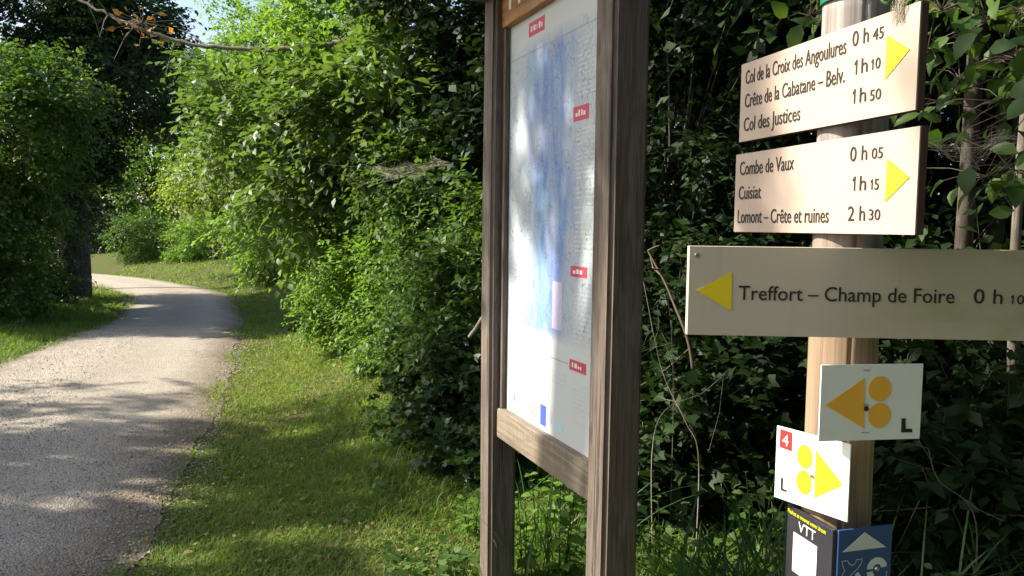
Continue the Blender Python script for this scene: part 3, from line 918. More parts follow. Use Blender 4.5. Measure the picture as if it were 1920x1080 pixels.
def map_material():
    m, nt, b = new_mat('trail_map_print')
    tc = N(nt, 'ShaderNodeTexCoord'); sx = N(nt, 'ShaderNodeSeparateXYZ'); nt.links.new(tc.outputs['Object'], sx.inputs[0])
    u = sx.outputs[0]; w_ = sx.outputs[2]        # metres across and up
    base = (.54, .57, .56)
    v1 = objcoord(nt, (9, 1, 2.1))
    n1 = noise(nt, v1, 1.0, 6, .62, .5)
    nn = noise(nt, objcoord(nt, (1, 1, 1)), 3.0, 4, .6)
    cen = math_n(nt, 'ADD', math_n(nt, 'MULTIPLY', math_n(nt, 'SUBTRACT', nn, .5), .28), math_n(nt, 'ADD', math_n(nt, 'MULTIPLY', w_, .04), .40))
    dist = math_n(nt, 'ABSOLUTE', math_n(nt, 'SUBTRACT', u, cen))
    band = N(nt, 'ShaderNodeMapRange'); band.inputs[1].default_value = .34; band.inputs[2].default_value = .12
    nt.links.new(dist, band.inputs[0])
    rel = ramp(nt, [(.38, (0, 0, 0)), (.62, (1, 1, 1))], n1)
    inmap = N(nt, 'ShaderNodeMapRange'); inmap.inputs[1].default_value = .36; inmap.inputs[2].default_value = .40
    nt.links.new(w_, inmap.inputs[0])
    inm2 = N(nt, 'ShaderNodeMapRange'); inm2.inputs[1].default_value = 1.50; inm2.inputs[2].default_value = 1.42
    nt.links.new(w_, inm2.inputs[0])
    mm = math_n(nt, 'MULTIPLY', inmap.outputs[0], inm2.outputs[0])
    side = math_n(nt, 'MULTIPLY', rel.outputs[0], .35)
    f = math_n(nt, 'MULTIPLY', mm, math_n(nt, 'MAXIMUM', math_n(nt, 'MULTIPLY', band.outputs[0], math_n(nt, 'ADD', math_n(nt, 'MULTIPLY', rel.outputs[0], .6), .4)), math_n(nt, 'MULTIPLY', side, .7)))
    hue = ramp(nt, [(.35, (.16, .36, .60)), (.5, (.06, .17, .48)), (.66, (.20, .24, .52)), (.8, (.34, .46, .50))], noise(nt, objcoord(nt, (4, 1, 1.4)), 1.7, 4, .6))
    c = mixc(nt, f, base, hue.outputs[0])
    grn = ramp(nt, [(.5, (0, 0, 0)), (.7, (1, 1, 1))], noise(nt, objcoord(nt, (5, 1, 3)), 2.2, 5, .6))
    c = mixc(nt, math_n(nt, 'MULTIPLY', math_n(nt, 'MULTIPLY', grn.outputs[0], mm), .35), c, (.36, .55, .46))
    # road and contour lines
    for sc_, wd, amt, col in ((5, .02, .75, (.16, .17, .22)), (13, .035, .6, (.30, .33, .36)), (34, .07, .5, (.36, .42, .44))):
        vo = N(nt, 'ShaderNodeTexVoronoi', feature='DISTANCE_TO_EDGE'); vo.inputs['Scale'].default_value = sc_
        mp = N(nt, 'ShaderNodeVectorMath', operation='ADD')
        ns = N(nt, 'ShaderNodeTexNoise'); ns.inputs['Scale'].default_value = 6; nt.links.new(tc.outputs['Object'], ns.inputs['Vector'])
        nt.links.new(tc.outputs['Object'], mp.inputs[0]); nt.links.new(ns.outputs['Color'], mp.inputs[1])
        nt.links.new(mp.outputs[0], vo.inputs['Vector'])
        ln = ramp(nt, [(wd * .4, (1, 1, 1)), (wd, (0, 0, 0))], vo.outputs['Distance'])
        c = mixc(nt, math_n(nt, 'MULTIPLY', math_n(nt, 'MULTIPLY', ln.outputs[0], mm), amt), c, col)
    nt.links.new(c, b.inputs['Base Color']); b.inputs['Roughness'].default_value = .45
    b.inputs['Specular IOR Level'].default_value = .2
    return m
M['map'] = map_material()
panel = kp('map_panel', .006, KW - .006, PY, PY + .02, 0, zh - zr1 + .03, 'map', .001)
panel.location.z = zr1 - .012
kp('backing_board', .004, KW - .004, PY + .0225, PY + .045, zr1 - .02, zh + .1, 'post_wood', .002)
kp('batten', .0025, .03, .012, PY - .002, zr1 + .001, zh - .001, 'post_wood', .003)
kp('batten', KW - .03, KW - .0025, .012, PY - .002, zr1 + .001, zh - .001, 'post_wood', .003)
pz = panel.location.z
def pp(px, py): x, z = FK.at(px, py, PY); return x, z - pz
def pbox(name, x0, x1, z0, z1, mat, y=PY - .0008): return poly(name, [(x0, z0), (x1, z0), (x1, z1), (x0, z1)], M[mat], panel, y, .0006)
rs = random.Random(5)
def title(px0, px1, py, hpx):
    (x0, z0), (x1, _), (_, z1) = pp(px0, py), pp(px1, py), pp(px0, py - hpx)
    t = pbox('title_bar', x0, x1, z0, z1, 'red_label')
    h = z1 - z0; x = x0 + .02
    while x < x1 - .03:            # printed strokes too small to read
        w = rs.uniform(.008, .02); pbox('print_stroke', x, x + w, z0 + h * .3, z0 + h * rs.uniform(.55, .75), 'print_white', PY - .0016); x += w + rs.uniform(.005, .012)
title(992, 1021, 71, 26)
title(1075, 1104, 229, 27)
title(1070, 1101, 518, 20)
title(1068, 1099, 692, 20)
xw = KW
# lines of small print: right column and lower block
xc = pp(1078, 400)[0]
z = 1.40
while z > .1:
    if not any(abs(z - zz) < .05 for zz in (pp(1075, 216)[1], pp(1070, 508)[1], pp(1068, 683)[1])):
        x = xc + rs.uniform(0, .008)
        while x < KW - .05:
            w = rs.uniform(.02, .07); pbox('print_line', x, min(x + w, KW - .04), z, z + .006, 'ink_line'); x += w + .012
    z -= rs.choice([.016, .016, .034])
zl = pp(955, 640)[1]
strip('frame_line', [(.04, zl), (xc - .03, zl)], .004, M['ink_soft'], panel, PY - .0008)
zt2 = pp(957, 118)[1]
strip('frame_line', [(.04, zt2), (KW - .04, zt2)], .004, M['ink_soft'], panel, PY - .0008)
z = zl - .05
while z > .20:
    x = .17
    while x < xc - .06:
        w = rs.uniform(.03, .09); pbox('print_line', x, min(x + w, xc - .05), z, z + .005, 'ink_line'); x += w + .012
    z -= rs.choice([.018, .018, .04])
for q in range(3): pbox('picture', .05, .13, zl - .10 - q * .085, zl - .04 - q * .085, ('lilac', 'cyan', 'lilac')[q])
x0, z0 = pp(1013, 790); x1, z1 = pp(1024, 762)
pbox('flag_logo', x0, x1, z0 - .01, z1, 'eu_blue')
for (a, b_), (c, d_), mt in (((962, 752), (969, 735), 'cyan'), ((979, 768), (986, 742), 'cyan'), ((993, 780), (1007, 760), 'ink_soft'), ((1030, 792), (1036, 772), 'lilac'), ((1043, 806), (1056, 794), 'cyan')):
    x0, z0 = pp(a, b_); x1, z1 = pp(c, d_)
    disc('logo', (x0 + x1) / 2, (z0 + z1) / 2, abs(x1 - x0) / 2, abs(z1 - z0) / 2 + .004, M[mt], panel, PY - .0008, 12)
x0, z0 = pp(1035, 615); x1, z1 = pp(1055, 530)
pbox('inset_map', x0, x1, z0, z1, 'lilac')
# small roof over the board
zroof = 2.585
for side in (-1, 1):
    rf = empty
    bm = box_bm(-.26, KW + .26, 0, .30, 0, .022, .003)
    bmesh.ops.rotate(bm, verts=bm.verts, cent=(0, 0, 0), matrix=Matrix.Rotation(R(-24), 3, 'X'))
    if side < 0:
        for v in bm.verts: v.co.y = -v.co.y
    bmesh.ops.translate(bm, verts=bm.verts, vec=(0, -.03 + PW / 2 + .001 * side, zroof + .19))
    bm_obj('roof_board', bm, M['roof_wood'], kiosk)
for x in (-PW * .8, KW + PW * .2):
    kp('rafter', x, x + .06, -.18, .24, zroof - .03, zroof + .03, 'roof_wood', .004)

# ------------------------------------------------------------------ gaps in the crowns
for y in (95, 180, 300, 390):
    for x in (1420, 1560, 1690): win(x, y, 1.33, .17)
for x, y in ((1520, 890), (1515, 1000), (1530, 650), (1530, 740)): win(x, y, 1.35, .16)
win(1310, 545, 1.29, .15)
for x, y, r in ((1000, 740, .38), (1040, 700, .4), (1060, 620, .3), (990, 600, .26), (1075, 470, .16), (1085, 320, .16), (985, 235, .18), (1080, 220, .15), (1005, 340, .15), (975, 430, .16), (1060, 450, .2), (1010, 500, .16), (960, 520, .14), (1020, 110, .12), (970, 800, .18), (1040, 870, .2), (1080, 910, .2), (1015, 690, .2), (1060, 790, .2), (1020, 830, .2), (1085, 400, .12)):
    xx, zz = FK.at(x, y, PY); q_ = FK.o + FK.X * xx + FK.Y * PY; SUNWIN.append((np.array([q_.x, q_.y, zz]), r * (.85 if y > 520 else .55)))
for x, y, r in ((1124, 350, .14), (1124, 480, .2), (1122, 620, .25), (1120, 760, .25), (1118, 900, .28), (1116, 1020, .28), (1126, 180, .07)):
    win(x, y, 2.42, r)
for x, y, r in ((930, 700, .14), (940, 850, .16), (925, 1000, .2)): win(x, y, 3.4, r)
for x, y, r in ((1000, 960, .5), (1050, 1040, .5), (930, 1060, .3)): win(x, y, 3.5, r)
for x, y, r in ((.1, 3.5, .5), (.2, 4.1, .45), (-.2, 3.7, .35), (.35, 4.3, .4)): wing(x, y, r); SUNWIN.append((np.array([x, y, .5]), r))
for x, y in ((1430, 960), (1360, 1000), (1300, 1040)): win(x, y, 2.9, .3)
# bank and hedge front in the sun
for x, y, r in ((-2.0, 8.4, .72), (-2.5, 9.3, .9), (-2.9, 10.5, 1.0), (-3.4, 11.8, .9), (-2.2, 7.5, .5), (-1.5, 7.9, .5)): wing(x, y, r)
for x, y, d, r in ((600, 560, 8.6, .75), (640, 450, 8.4, .8), (560, 480, 9.2, .8), (700, 560, 7.6, .5), (480, 220, 9.3, .9), (620, 200, 8.6, .9), (420, 160, 9.6, .8), (560, 330, 8.8, .7), (720, 300, 7.6, .6), (800, 420, 6.6, .35), (760, 600, 7.0, .35)):
    win(x, y, d, r)
# path
for x, y, r in ((-4.2, 10.2, .55), (-5.0, 10.5, .6), (-5.6, 9.6, .5), (-4.6, 9.2, .45), (-3.6, 9.4, .5), (-6.2, 10.0, .4), (-6.7, 9.4, .4),
                (-3.1, 8.1, .32), (-2.6, 7.2, .22), (-2.9, 6.6, .2), (-3.6, 7.5, .15), (-2.4, 5.6, .14), (-3.9, 6.2, .12), (-2.1, 4.6, .16), (-1.7, 3.8, .2), (-1.2, 4.0, .14), (-.7, 3.9, .16), (-1.6, 5.9, .2), (-1.0, 5.4, .16), (-.9, 6.3, .22), (-2.6, 4.4, .1), (-4.2, 5.2, .14), (-3.2, 5.1, .1), (-4.6, 7.0, .12)):
    wing(x, y, r)
for x, y, r in ((-9.5, 21.2, .9), (-7.9, 19.6, .4), (-11.5, 22.5, .9), (-6.0, 22, .7), (-7.4, 15.2, .4), (-7.9, 14.2, .5), (-5.8, 16.4, .25), (-6.3, 13.2, .25)): wing(x, y, r)

# ------------------------------------------------------------------ roadside shrubs on the right
def el(px, py, d, rx, rz_, n, ry=None): return (tuple(P(px, py, d)), (rx, ry or rx, rz_), n)
plant('dogwood_shrub', 'tall shrub with broad glossy leaves arching over the grass bank', 'shrub', gb(-.9, 8.6),
      [el(640, 230, 8.5, .85, .7, 80), el(500, 210, 9.3, .75, .45, 46), el(420, 160, 9.8, .5, .3, 15), el(570, 350, 8.7, .55, .4, 34), el(740, 200, 7.8, .7, .7, 60), el(400, 285, 9.8, .4, .25, 9)],
      .14, 'leaf_gloss', 'near', ns=6, L=8, slen=.46, cr=.2, trunk=.055, parts=300, seed=11, cut=False, bark='twig', sunw=1.1, droop=.5)
plant('leafy_bush', 'light green fine leaved bush spilling down the sunny bank', 'bush', gb(-1.55, 8.9),
      [el(685, 500, 8.4, .58, .6, 110), el(640, 585, 8.8, .32, .3, 44), el(745, 610, 7.7, .42, .42, 70), el(660, 420, 8.7, .5, .42, 64), el(735, 680, 7.4, .25, .2, 25), el(760, 480, 7.6, .35, .45, 50)],
      .062, 'leaf_light', 'mid', ns=10, L=10, slen=.26, cr=.15, trunk=.03, parts=120, seed=12, cut=False, bark='twig', droop=.2, sunw=.9)
plant('field_maple_shrub', 'yellow green shrub glowing behind the glossy leaved one', 'shrub', gb(-1.6, 10.2),
      [el(600, 320, 9.6, .6, .6, 60), el(560, 100, 9.9, .7, .4, 34), el(520, 420, 10.2, .6, .5, 44), el(650, 60, 9.0, .7, .4, 30)],
      .09, 'leaf_light', 'mid', ns=9, L=8, slen=.34, cr=.2, trunk=.05, seed=21, cut=False, bark='twig', sunw=.7)
plant('hazel_bush', 'dark green bush with ivy standing left of the notice board', 'bush', gb(-.85, 6.9),
      [el(835, 480, 6.9, .45, .6, 80), el(850, 650, 6.4, .36, .6, 80), el(800, 340, 7.2, .5, .45, 60), el(890, 560, 6.1, .32, .8, 60), el(775, 600, 7.1, .26, .45, 36)],
      .075, 'leaf_mid', 'near', ns=10, L=8, slen=.26, cr=.16, trunk=.035, parts=200, seed=13, cut=False, bark='twig', sunw=.6)
plant('ivy_thicket', 'low dark ivy and bramble heap at the foot of the left board post', 'bush', gb(-.35, 5.6),
      [el(875, 790, 5.7, .3, .32, 60), el(905, 880, 5.0, .2, .2, 34), el(835, 740, 6.3, .26, .28, 40), el(890, 720, 5.5, .25, .4, 40)],
      .07, 'leaf_dark', 'ivy', ns=8, L=7, slen=.2, cr=.13, trunk=.02, parts=150, seed=14, cut=False, bark='twig')
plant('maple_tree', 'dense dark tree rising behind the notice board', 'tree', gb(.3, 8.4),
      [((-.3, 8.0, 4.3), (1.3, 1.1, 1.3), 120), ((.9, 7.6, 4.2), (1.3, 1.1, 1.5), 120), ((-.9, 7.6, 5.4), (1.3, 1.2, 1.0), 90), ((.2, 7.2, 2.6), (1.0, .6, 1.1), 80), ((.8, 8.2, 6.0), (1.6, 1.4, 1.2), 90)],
      .125, 'leaf_shaded', 'far', ns=9, L=9, slen=.45, cr=.26, trunk=.14, seed=15)
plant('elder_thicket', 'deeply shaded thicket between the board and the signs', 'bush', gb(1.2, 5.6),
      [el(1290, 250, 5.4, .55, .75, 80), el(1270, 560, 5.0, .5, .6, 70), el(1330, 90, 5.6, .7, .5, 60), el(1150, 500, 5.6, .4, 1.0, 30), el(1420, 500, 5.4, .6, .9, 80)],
      .085, 'leaf_shaded', 'near', ns=8, L=8, slen=.28, cr=.18, trunk=.05, parts=150, seed=16)
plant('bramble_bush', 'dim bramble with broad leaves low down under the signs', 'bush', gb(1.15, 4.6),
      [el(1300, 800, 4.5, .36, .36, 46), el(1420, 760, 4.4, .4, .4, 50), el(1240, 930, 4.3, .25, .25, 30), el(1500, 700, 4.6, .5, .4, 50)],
      .085, 'leaf_shaded', 'ivy', ns=6, L=6, slen=.24, cr=.16, trunk=.018, parts=220, seed=17, bark='twig')
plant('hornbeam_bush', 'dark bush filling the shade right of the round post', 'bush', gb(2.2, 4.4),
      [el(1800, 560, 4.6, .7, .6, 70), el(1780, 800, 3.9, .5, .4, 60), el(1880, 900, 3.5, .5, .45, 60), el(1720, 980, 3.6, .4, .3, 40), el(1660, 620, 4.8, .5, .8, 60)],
      .10, 'leaf_shaded', 'near', ns=6, L=7, slen=.3, cr=.18, trunk=.03, parts=120, seed=18, bark='twig')
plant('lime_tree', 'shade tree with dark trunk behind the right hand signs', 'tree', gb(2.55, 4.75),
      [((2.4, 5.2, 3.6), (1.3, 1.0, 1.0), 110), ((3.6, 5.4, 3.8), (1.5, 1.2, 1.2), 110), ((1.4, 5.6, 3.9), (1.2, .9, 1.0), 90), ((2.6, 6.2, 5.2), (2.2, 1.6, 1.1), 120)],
      .13, 'leaf_shaded', 'far', ns=8, L=9, slen=.45, cr=.28, trunk=.085, seed=19)
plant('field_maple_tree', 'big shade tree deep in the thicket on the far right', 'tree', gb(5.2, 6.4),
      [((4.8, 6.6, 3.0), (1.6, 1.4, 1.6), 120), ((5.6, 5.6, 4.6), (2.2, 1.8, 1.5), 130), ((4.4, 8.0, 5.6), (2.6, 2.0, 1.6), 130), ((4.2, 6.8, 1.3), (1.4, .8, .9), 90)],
      .14, 'leaf_shaded', 'far', ns=8, L=9, slen=.5, cr=.32, trunk=.16, seed=20)

# backdrop wood behind the hedge: a mass nobody could count
def wood(name, label, centers, leaf, mat, seed, ns=7, L=8):
    r = np.random.default_rng(seed); Ls = []; T = Tubes()
    for c, rad, n in centers:
        cc, cd = clumps(r, np.array(c, float), rad, n, .45)
        cc[:, 2] = np.maximum(cc[:, 2], .1)
        Lv, sg = sprays(r, cc, cd, .5, ns, L, .8, leaf, .3, .6)
        Ls.append(Lv)
        T.add(curve_pts([(c[0], c[1], -.2), (c[0] + r.normal() * .2, c[1], c[2] * .5), c], 8), np.linspace(.14, .05, 8), 8)
    Lv = cat(Ls)
    Lv = sel(Lv, sun_open(Lv))
    o = link(name, leaves_mesh(name, Lv, 'far'), M[mat]); tag(o, label, 'wood', kind='stuff')
    t = link('trunks', T.mesh('trunks'), M['bark'], o); tag(t, kind='stuff')
    return o
wood('wood', 'dark wood closing off the view behind the hedge', [((1.5, 11.5, 2.2), (2.2, 1.2, 2.4), 150), ((5, 11, 2.5), (2.4, 1.4, 2.6), 150), ((8.5, 9.5, 2.5), (2.4, 1.6, 2.6), 130), ((-.5, 11.8, 4.6), (2.0, 1.4, 2.6), 130), ((3, 12, 6.5), (3.4, 1.8, 2.2), 150), ((8, 11, 6.5), (3.4, 1.8, 2.2), 130), ((-1.4, 11.5, 1.6), (1.2, 1.0, 1.4), 70)], .24, 'leaf_shaded', 31)

# pale trunk at the right edge, dim trunk behind the signs
def bare_trunk(name, label, px, py, d, r0, top, seed, mat):
    p = P(px, py, d); b = (p.x, p.y, hz(p.x, p.y))
    root = empty(name, b); tag(root, label, 'tree')
    r = np.random.default_rng(seed)
    pts = curve_pts([(0, 0, -.1), (.02, .02, .8), (-.02, 0, 1.6), (.03, .03, top)], 16)
    v, f = tube(pts, np.linspace(r0 * 1.15, r0 * .6, len(pts)), 12)
    v += r.normal(size=v.shape) * r0 * .05
    link('trunk', np_mesh('trunk', v, f, smooth=True), M[mat], root)
    cc, cd = clumps(r, np.array([0, 0, top + .2]), (.8, .8, .5), 50, .3)
    Lv, sg = sprays(r, cc, cd, .2, 8, 8, .35, .10)
    T = Tubes()
    for c in cc[::2]: T.add([pts[-1], (pts[-1] + c) / 2 + [0, 0, .05], c], [r0 * .4, r0 * .25, .006], 5)
    link('branches', T.mesh('branches'), M[mat], root)
    Lw = (Lv[0] + np.array(b),) + Lv[1:]
    k = sun_open(Lw)
    tag(link('crown', leaves_mesh('crown', sel(Lv, k), 'mid'), M['leaf_dark'], root), kind='stuff')
bare_trunk('young_ash_tree', 'slim dim trunk rising from the shade behind the signs', 1815, 420, 4.3, .06, 3.4, 3, 'bark')
bare_trunk('young_ash_tree', 'slender pale trunk at the right edge of the picture', 1918, 360, 3.7, .028, 3.0, 5, 'bark_pale')

# branch with large leaves hanging in at the top right
def leafy_branch():
    r = np.random.default_rng(44)
    base = gb(2.9, 2.6)
    root = empty('lilac_bush', base); tag(root, 'bush whose large pale green leaves hang beside the topmost sign', 'bush')
    T = Tubes(); b = np.array(base)
    T.add(curve_pts([b + [0, 0, -.1], b + [-.1, .1, 1.1], b + [-.25, .15, 2.0], b + [-.4, .1, 2.9]], 14), np.linspace(.03, .012, 14 // 3 * 3 if False else len(curve_pts([b, b + [0, 0, 1], b + [0, 0, 2], b + [0, 0, 3]], 14))), 7)
    Ls = []
    tips = [(1765, 20, 2.9), (1850, 40, 2.8), (1905, 110, 2.7), (1800, 150, 3.0), (1760, 190, 3.1), (1880, 190, 2.8), (1915, 20, 2.7), (1860, 120, 3.0), (1740, 90, 3.2), (1910, 320, 2.9), (1850, 330, 3.2), (1950, 200, 2.6), (1990, 80, 2.6), (1820, -40, 2.9), (1560, 10, 3.0), (1520, 30, 3.1)]
    for i, (x, y, d) in enumerate(tips):
        p = np.array(P(x, y, d))
        st = b + np.array([-.3, .12, min(2.6, max(1.2, p[2] - b[2] + .15))])
        m = (st + p) / 2 + [0, 0, .12]
        c = curve_pts([st, m, p], 8)
        T.add(c, np.linspace(.008, .003, len(c)), 5)
        n = 12
        dr = norm((p - m)[None])[0]
        pos = p + r.normal(size=(n, 3)) * np.array([.10, .12, .07])
        ld = norm(r.normal(size=(n, 3)) * .7 + dr * .5 + np.array([0, 0, -.45]))
        nr = np.array([-.45, -.25, .8]) + r.normal(size=(n, 3)) * .45
        Ls.append((pos, ld, nr, .06 + .06 * r.random(n), r.random(n)))
        for q in range(n): T.add([p, (p + pos[q]) / 2 + [0, 0, .015], pos[q]], [.003, .002, .0015], 4)
    L = cat(Ls)
    px, py, d = to_px(L[0])
    k = ~((px < 1742) & (py < 470) & (py > -80) & (px > 1370) & (d < 2.2))
    L = sel(L, k)
    me = T.mesh('stems'); me.transform(Matrix.Translation(-Vector(base)))
    link('stems', me, M['twig'], root)
    leaf_parts(L, np.arange(len(L[0])), 'near', M['leaf_mid'], root)
leafy_branch()

# ------------------------------------------------------------------ the left side
BT = Vector(gb(-9.15, 16.6))
plant('ivy_clad_tree', 'huge dark ivy clad tree with thick trunk left of the path bend', 'tree', BT,
      [((-9.2, 16.8, 4.2), (.75, .75, 2.3), 120), ((-9.6, 17.2, 7.4), (2.2, 2.2, 2.0), 150), (tuple(P(215, 55, 17.2)), (1.2, 1.2, .7), 44), (tuple(P(265, 150, 17.6)), (.7, .9, .6), 24), ((-8.0, 16.8, 4.6), (1.0, 1.3, 1.3), 80), ((-10.5, 16.4, 4.6), (1.1, 1.3, 1.5), 80), ((-8.9, 16.6, 2.6), (.6, .6, .7), 40)],
      .14, 'leaf_dark', 'far', ns=10, L=9, slen=.5, cr=.32, trunk=.36, seed=51)
plant('elder_shrub', 'broad dark green shrub at the left edge beside the path', 'shrub', gb(-8.6, 12.4),
      [((-8.1, 12.6, 2.9), (1.3, 1.0, 1.3), 150), ((-7.7, 13.0, 3.6), (1.1, .9, .7), 70), ((-8.5, 13.2, 1.5), (.9, .8, 1.2), 110), ((-9.2, 12.2, 1.4), (1.4, 1.0, 1.2), 130), ((-8.0, 12.2, .8), (.8, .6, .6), 60)],
      .10, 'leaf_mid', 'far', ns=10, L=9, slen=.38, cr=.22, trunk=.055, seed=52, cut=False)
plant('hazel_shrub', 'dark shrub crowding round the foot of the ivy clad tree', 'shrub', gb(-9.6, 15.0),
      [((-9.3, 15.2, 1.6), (1.0, .7, 1.3), 100), ((-10.4, 15.2, 1.8), (1.0, .8, 1.5), 90), ((-8.9, 14.7, .5), (.7, .5, .4), 40)],
      .10, 'leaf_dark', 'mid', ns=10, L=9, slen=.4, cr=.24, trunk=.05, seed=53)

# trees on the left that shade the path, mostly outside the picture
def shade_tree(label, gx_, gy_, h, rad, base, seed, n=170, leaf=.15, ns=8, mat='leaf_mid'):
    """crown placed where its shadow falls round (gx_, gy_)"""
    c = Vector((gx_, gy_, 0)) + S * (h / S.z)
    base = (c.x - .4, c.y + .3)
    plant('lime_tree', label, 'tree', gb(*base), [((c.x, c.y, c.z), rad, n), ((c.x - rad[0] * .8, c.y - .3, c.z + .6), (rad[0] * .8, rad[1], rad[2]), n // 2)],
          leaf, mat, 'far', ns=ns, L=9, slen=.6, cr=.4, trunk=.17, seed=seed, twigs=False, group='trees shading the path')
shade_tree('lime tree off to the left whose crown shades the near path', -3.6, 5.2, 6.6, (2.0, 2.6, 1.3), (-11.2, 7.6), 61, 66)
shade_tree('lime tree off to the left whose crown dapples the near grass', -1.2, 4.9, 6.4, (1.5, 1.7, 1.1), (-9.0, 6.4), 62, 90)
shade_tree('nearest lime tree on the left beyond the picture', -2.6, 2.6, 6.8, (2.2, 1.8, 1.2), (-9.8, 4.2), 63, 64)
shade_tree('lime tree on the left that shades the middle of the path', -5.2, 13.6, 6.0, (1.8, 2.2, 1.1), (-11.8, 14.6), 64, 120)
shade_tree('far lime tree on the left that shades the bend', -5.2, 16.6, 7.0, (1.6, 1.3, 1.0), (-13.6, 20.5), 65, 120)
shade_tree('lime tree on the left that shades the elder shrub', -5.0, 12.8, 7.2, (2.4, 1.7, 1.4), (-15.0, 15.0), 66, 200)

shade_tree('lime tree on the left that dapples the map panel', 3.15, 2.45, 6.6, (.75, .9, .5), (-7.6, 5.4), 67, 76, .12)
shade_tree('second lime tree on the left that dapples the map panel', 2.5, 2.6, 7.4, (.9, 1.0, .5), (-9.4, 5.4), 68, 44, .12)
def sky_block_tree(label, base, c, rad, n, seed):  # unseen trees added to keep sky light off the right thicket
    plant('unseen_shade_oak', label, 'tree', gb(*base), [(c, rad, n), ((c[0] + .5, c[1] - .6, c[2] + 1.6), (rad[0], rad[1], rad[2] * .8), n // 2)], .2, 'leaf_dark', 'far', ns=8, L=9, slen=.6, cr=.45, trunk=.16, seed=seed, twigs=False, group='unseen trees added to block sky light')
sky_block_tree('unseen oak tree added behind the viewer to the right to block sky light', (4.6, -2.2), (4.2, -2.0, 3.4), (2.2, 1.8, 2.4), 150, 101)
sky_block_tree('unseen oak tree added straight behind the viewer to block sky light', (1.0, -5.5), (1.0, -5.2, 3.6), (2.6, 1.8, 2.6), 150, 102)
sky_block_tree('oak tree at the viewer\'s right hand', (5.4, 1.6), (5.0, 1.6, 3.4), (1.6, 1.8, 2.6), 140, 103)
sky_block_tree('unseen oak tree added to darken the right hand thicket from above', (5.6, 3.4), (4.0, 3.2, 3.9), (1.6, 1.3, .9), 120, 105)
sky_block_tree('unseen oak tree added behind the viewer to the left to block sky light', (-3.4, -6.5), (-3.4, -6.2, 3.8), (2.4, 1.8, 2.4), 120, 104)

# ------------------------------------------------------------------ the bend and beyond
def px_shrub(name, label, catg, px, py, d, rx, rz_, n, leaf, mat, seed, base=None, trunk=.05, ns=9, L=9, extra=(), kind='mid', slen=.4, cr=.24, group=None, **kw):
    c = P(px, py, d)
    b = base or gb(c.x, c.y + .1)
    return plant(name, label, catg, b, [(tuple(c), (rx, rx * .9, rz_), n)] + list(extra), leaf, mat, kind, ns=ns, L=L, slen=slen, cr=cr, trunk=trunk, seed=seed, group=group, **kw)
px_shrub('round_shrub', 'rounded green shrub at the path bend, left of two', 'shrub', 270, 450, 27, 1.0, .85, 120, .10, 'leaf_mid', 71, cut=False)
px_shrub('round_shrub', 'broad light green shrub at the path bend, right of two', 'shrub', 395, 455, 26, 1.25, .95, 170, .10, 'leaf_light', 72, cut=False, extra=[(tuple(P(455, 430, 25)), (1.0, .9, .9), 90)])
px_shrub('laurel_shrub', 'shaded shrub closing the hedge above the far bank', 'shrub', 520, 430, 20, .9, 1.5, 150, .10, 'leaf_mid', 73, cut=False, extra=[(tuple(P(500, 480, 19)), (.6, .6, .6), 60)])
px_shrub('hedge_bush', 'dim bush beyond the bend on the left side', 'bush', 170, 450, 30, 1.4, 1.2, 130, .13, 'leaf_dark', 74, cut=False)
px_shrub('hedge_bush', 'low shaded bush closing the gap behind the path bend', 'bush', 215, 475, 32, 1.3, .8, 100, .12, 'leaf_mid', 75, cut=False)
px_shrub('hedge_bush', 'bush beside the far end of the visible path', 'bush', 130, 480, 34, 1.6, 1.2, 110, .13, 'leaf_mid', 76, cut=False)
px_shrub('hedge_bush', 'dim bush between the two round shrubs', 'bush', 330, 470, 29, 1.0, .7, 80, .11, 'leaf_mid', 77, cut=False)
def far_tree(label, px, py, d, rx, rz_, n, mat, seed, leaf=.17, extra=(), trunk=.13, cut=True, base=None):
    c = Vector((*base, 0)) if base else P(px, py, d)
    px_shrub('roadside_tree', label, 'tree', px, py, d, rx, rz_, n, leaf, mat, seed, base=gb(c.x, c.y), trunk=trunk, extra=extra, kind='far' if d > 26 else 'mid', slen=.6, cr=.42, ns=8, group='trees beyond the bend', twigs=False, cut=cut)
far_tree('sunny yellow green young tree above the round shrubs', 400, 330, 24.5, 1.3, .9, 100, 'leaf_yellow', 81, .12, cut=False)
far_tree('slim tree with ivy on its trunk behind the bank', 468, 250, 22, 1.2, 1.0, 80, 'leaf_light', 82, .12, trunk=.10, cut=False)
far_tree('bright tree behind the bend, its crown under the arching branch', 390, 170, 30, 1.9, 1.3, 110, 'leaf_light', 83, cut=False)
far_tree('tall tree with light crown at the top centre left', 480, 70, 27, 1.8, 1.3, 90, 'leaf_light', 84, extra=[(tuple(P(590, 130, 25)), (1.6, 1.5, 1.5), 90)], cut=False)
far_tree('tree with drooping dark boughs right of the ivy clad tree', 230, 170, 21, 1.0, .9, 55, 'leaf_mid', 85, .13, extra=[(tuple(P(300, 100, 22)), (.8, .8, .5), 28), (tuple(P(260, 300, 22)), (.7, .8, 1.0), 50)], base=(-12.6, 19.6))
far_tree('distant sunlit tree filling the gap over the path', 290, 330, 36, 2.2, 2.4, 150, 'leaf_light', 86, .2, cut=False)
far_tree('distant shaded tree beyond the path on the left', 200, 380, 40, 2.6, 3.2, 150, 'leaf_mid', 87, .22)
far_tree('distant tree behind the yellow green young tree', 450, 220, 38, 3.2, 2.8, 170, 'leaf_light', 88, .2, cut=False)
far_tree('distant tree whose crown touches the top edge', 640, 60, 34, 2.8, 2.8, 120, 'leaf_light', 89, .2, cut=False)
far_tree('distant wide tree at the very left', 60, 400, 34, 3.8, 3.2, 170, 'leaf_dark', 90, .22)
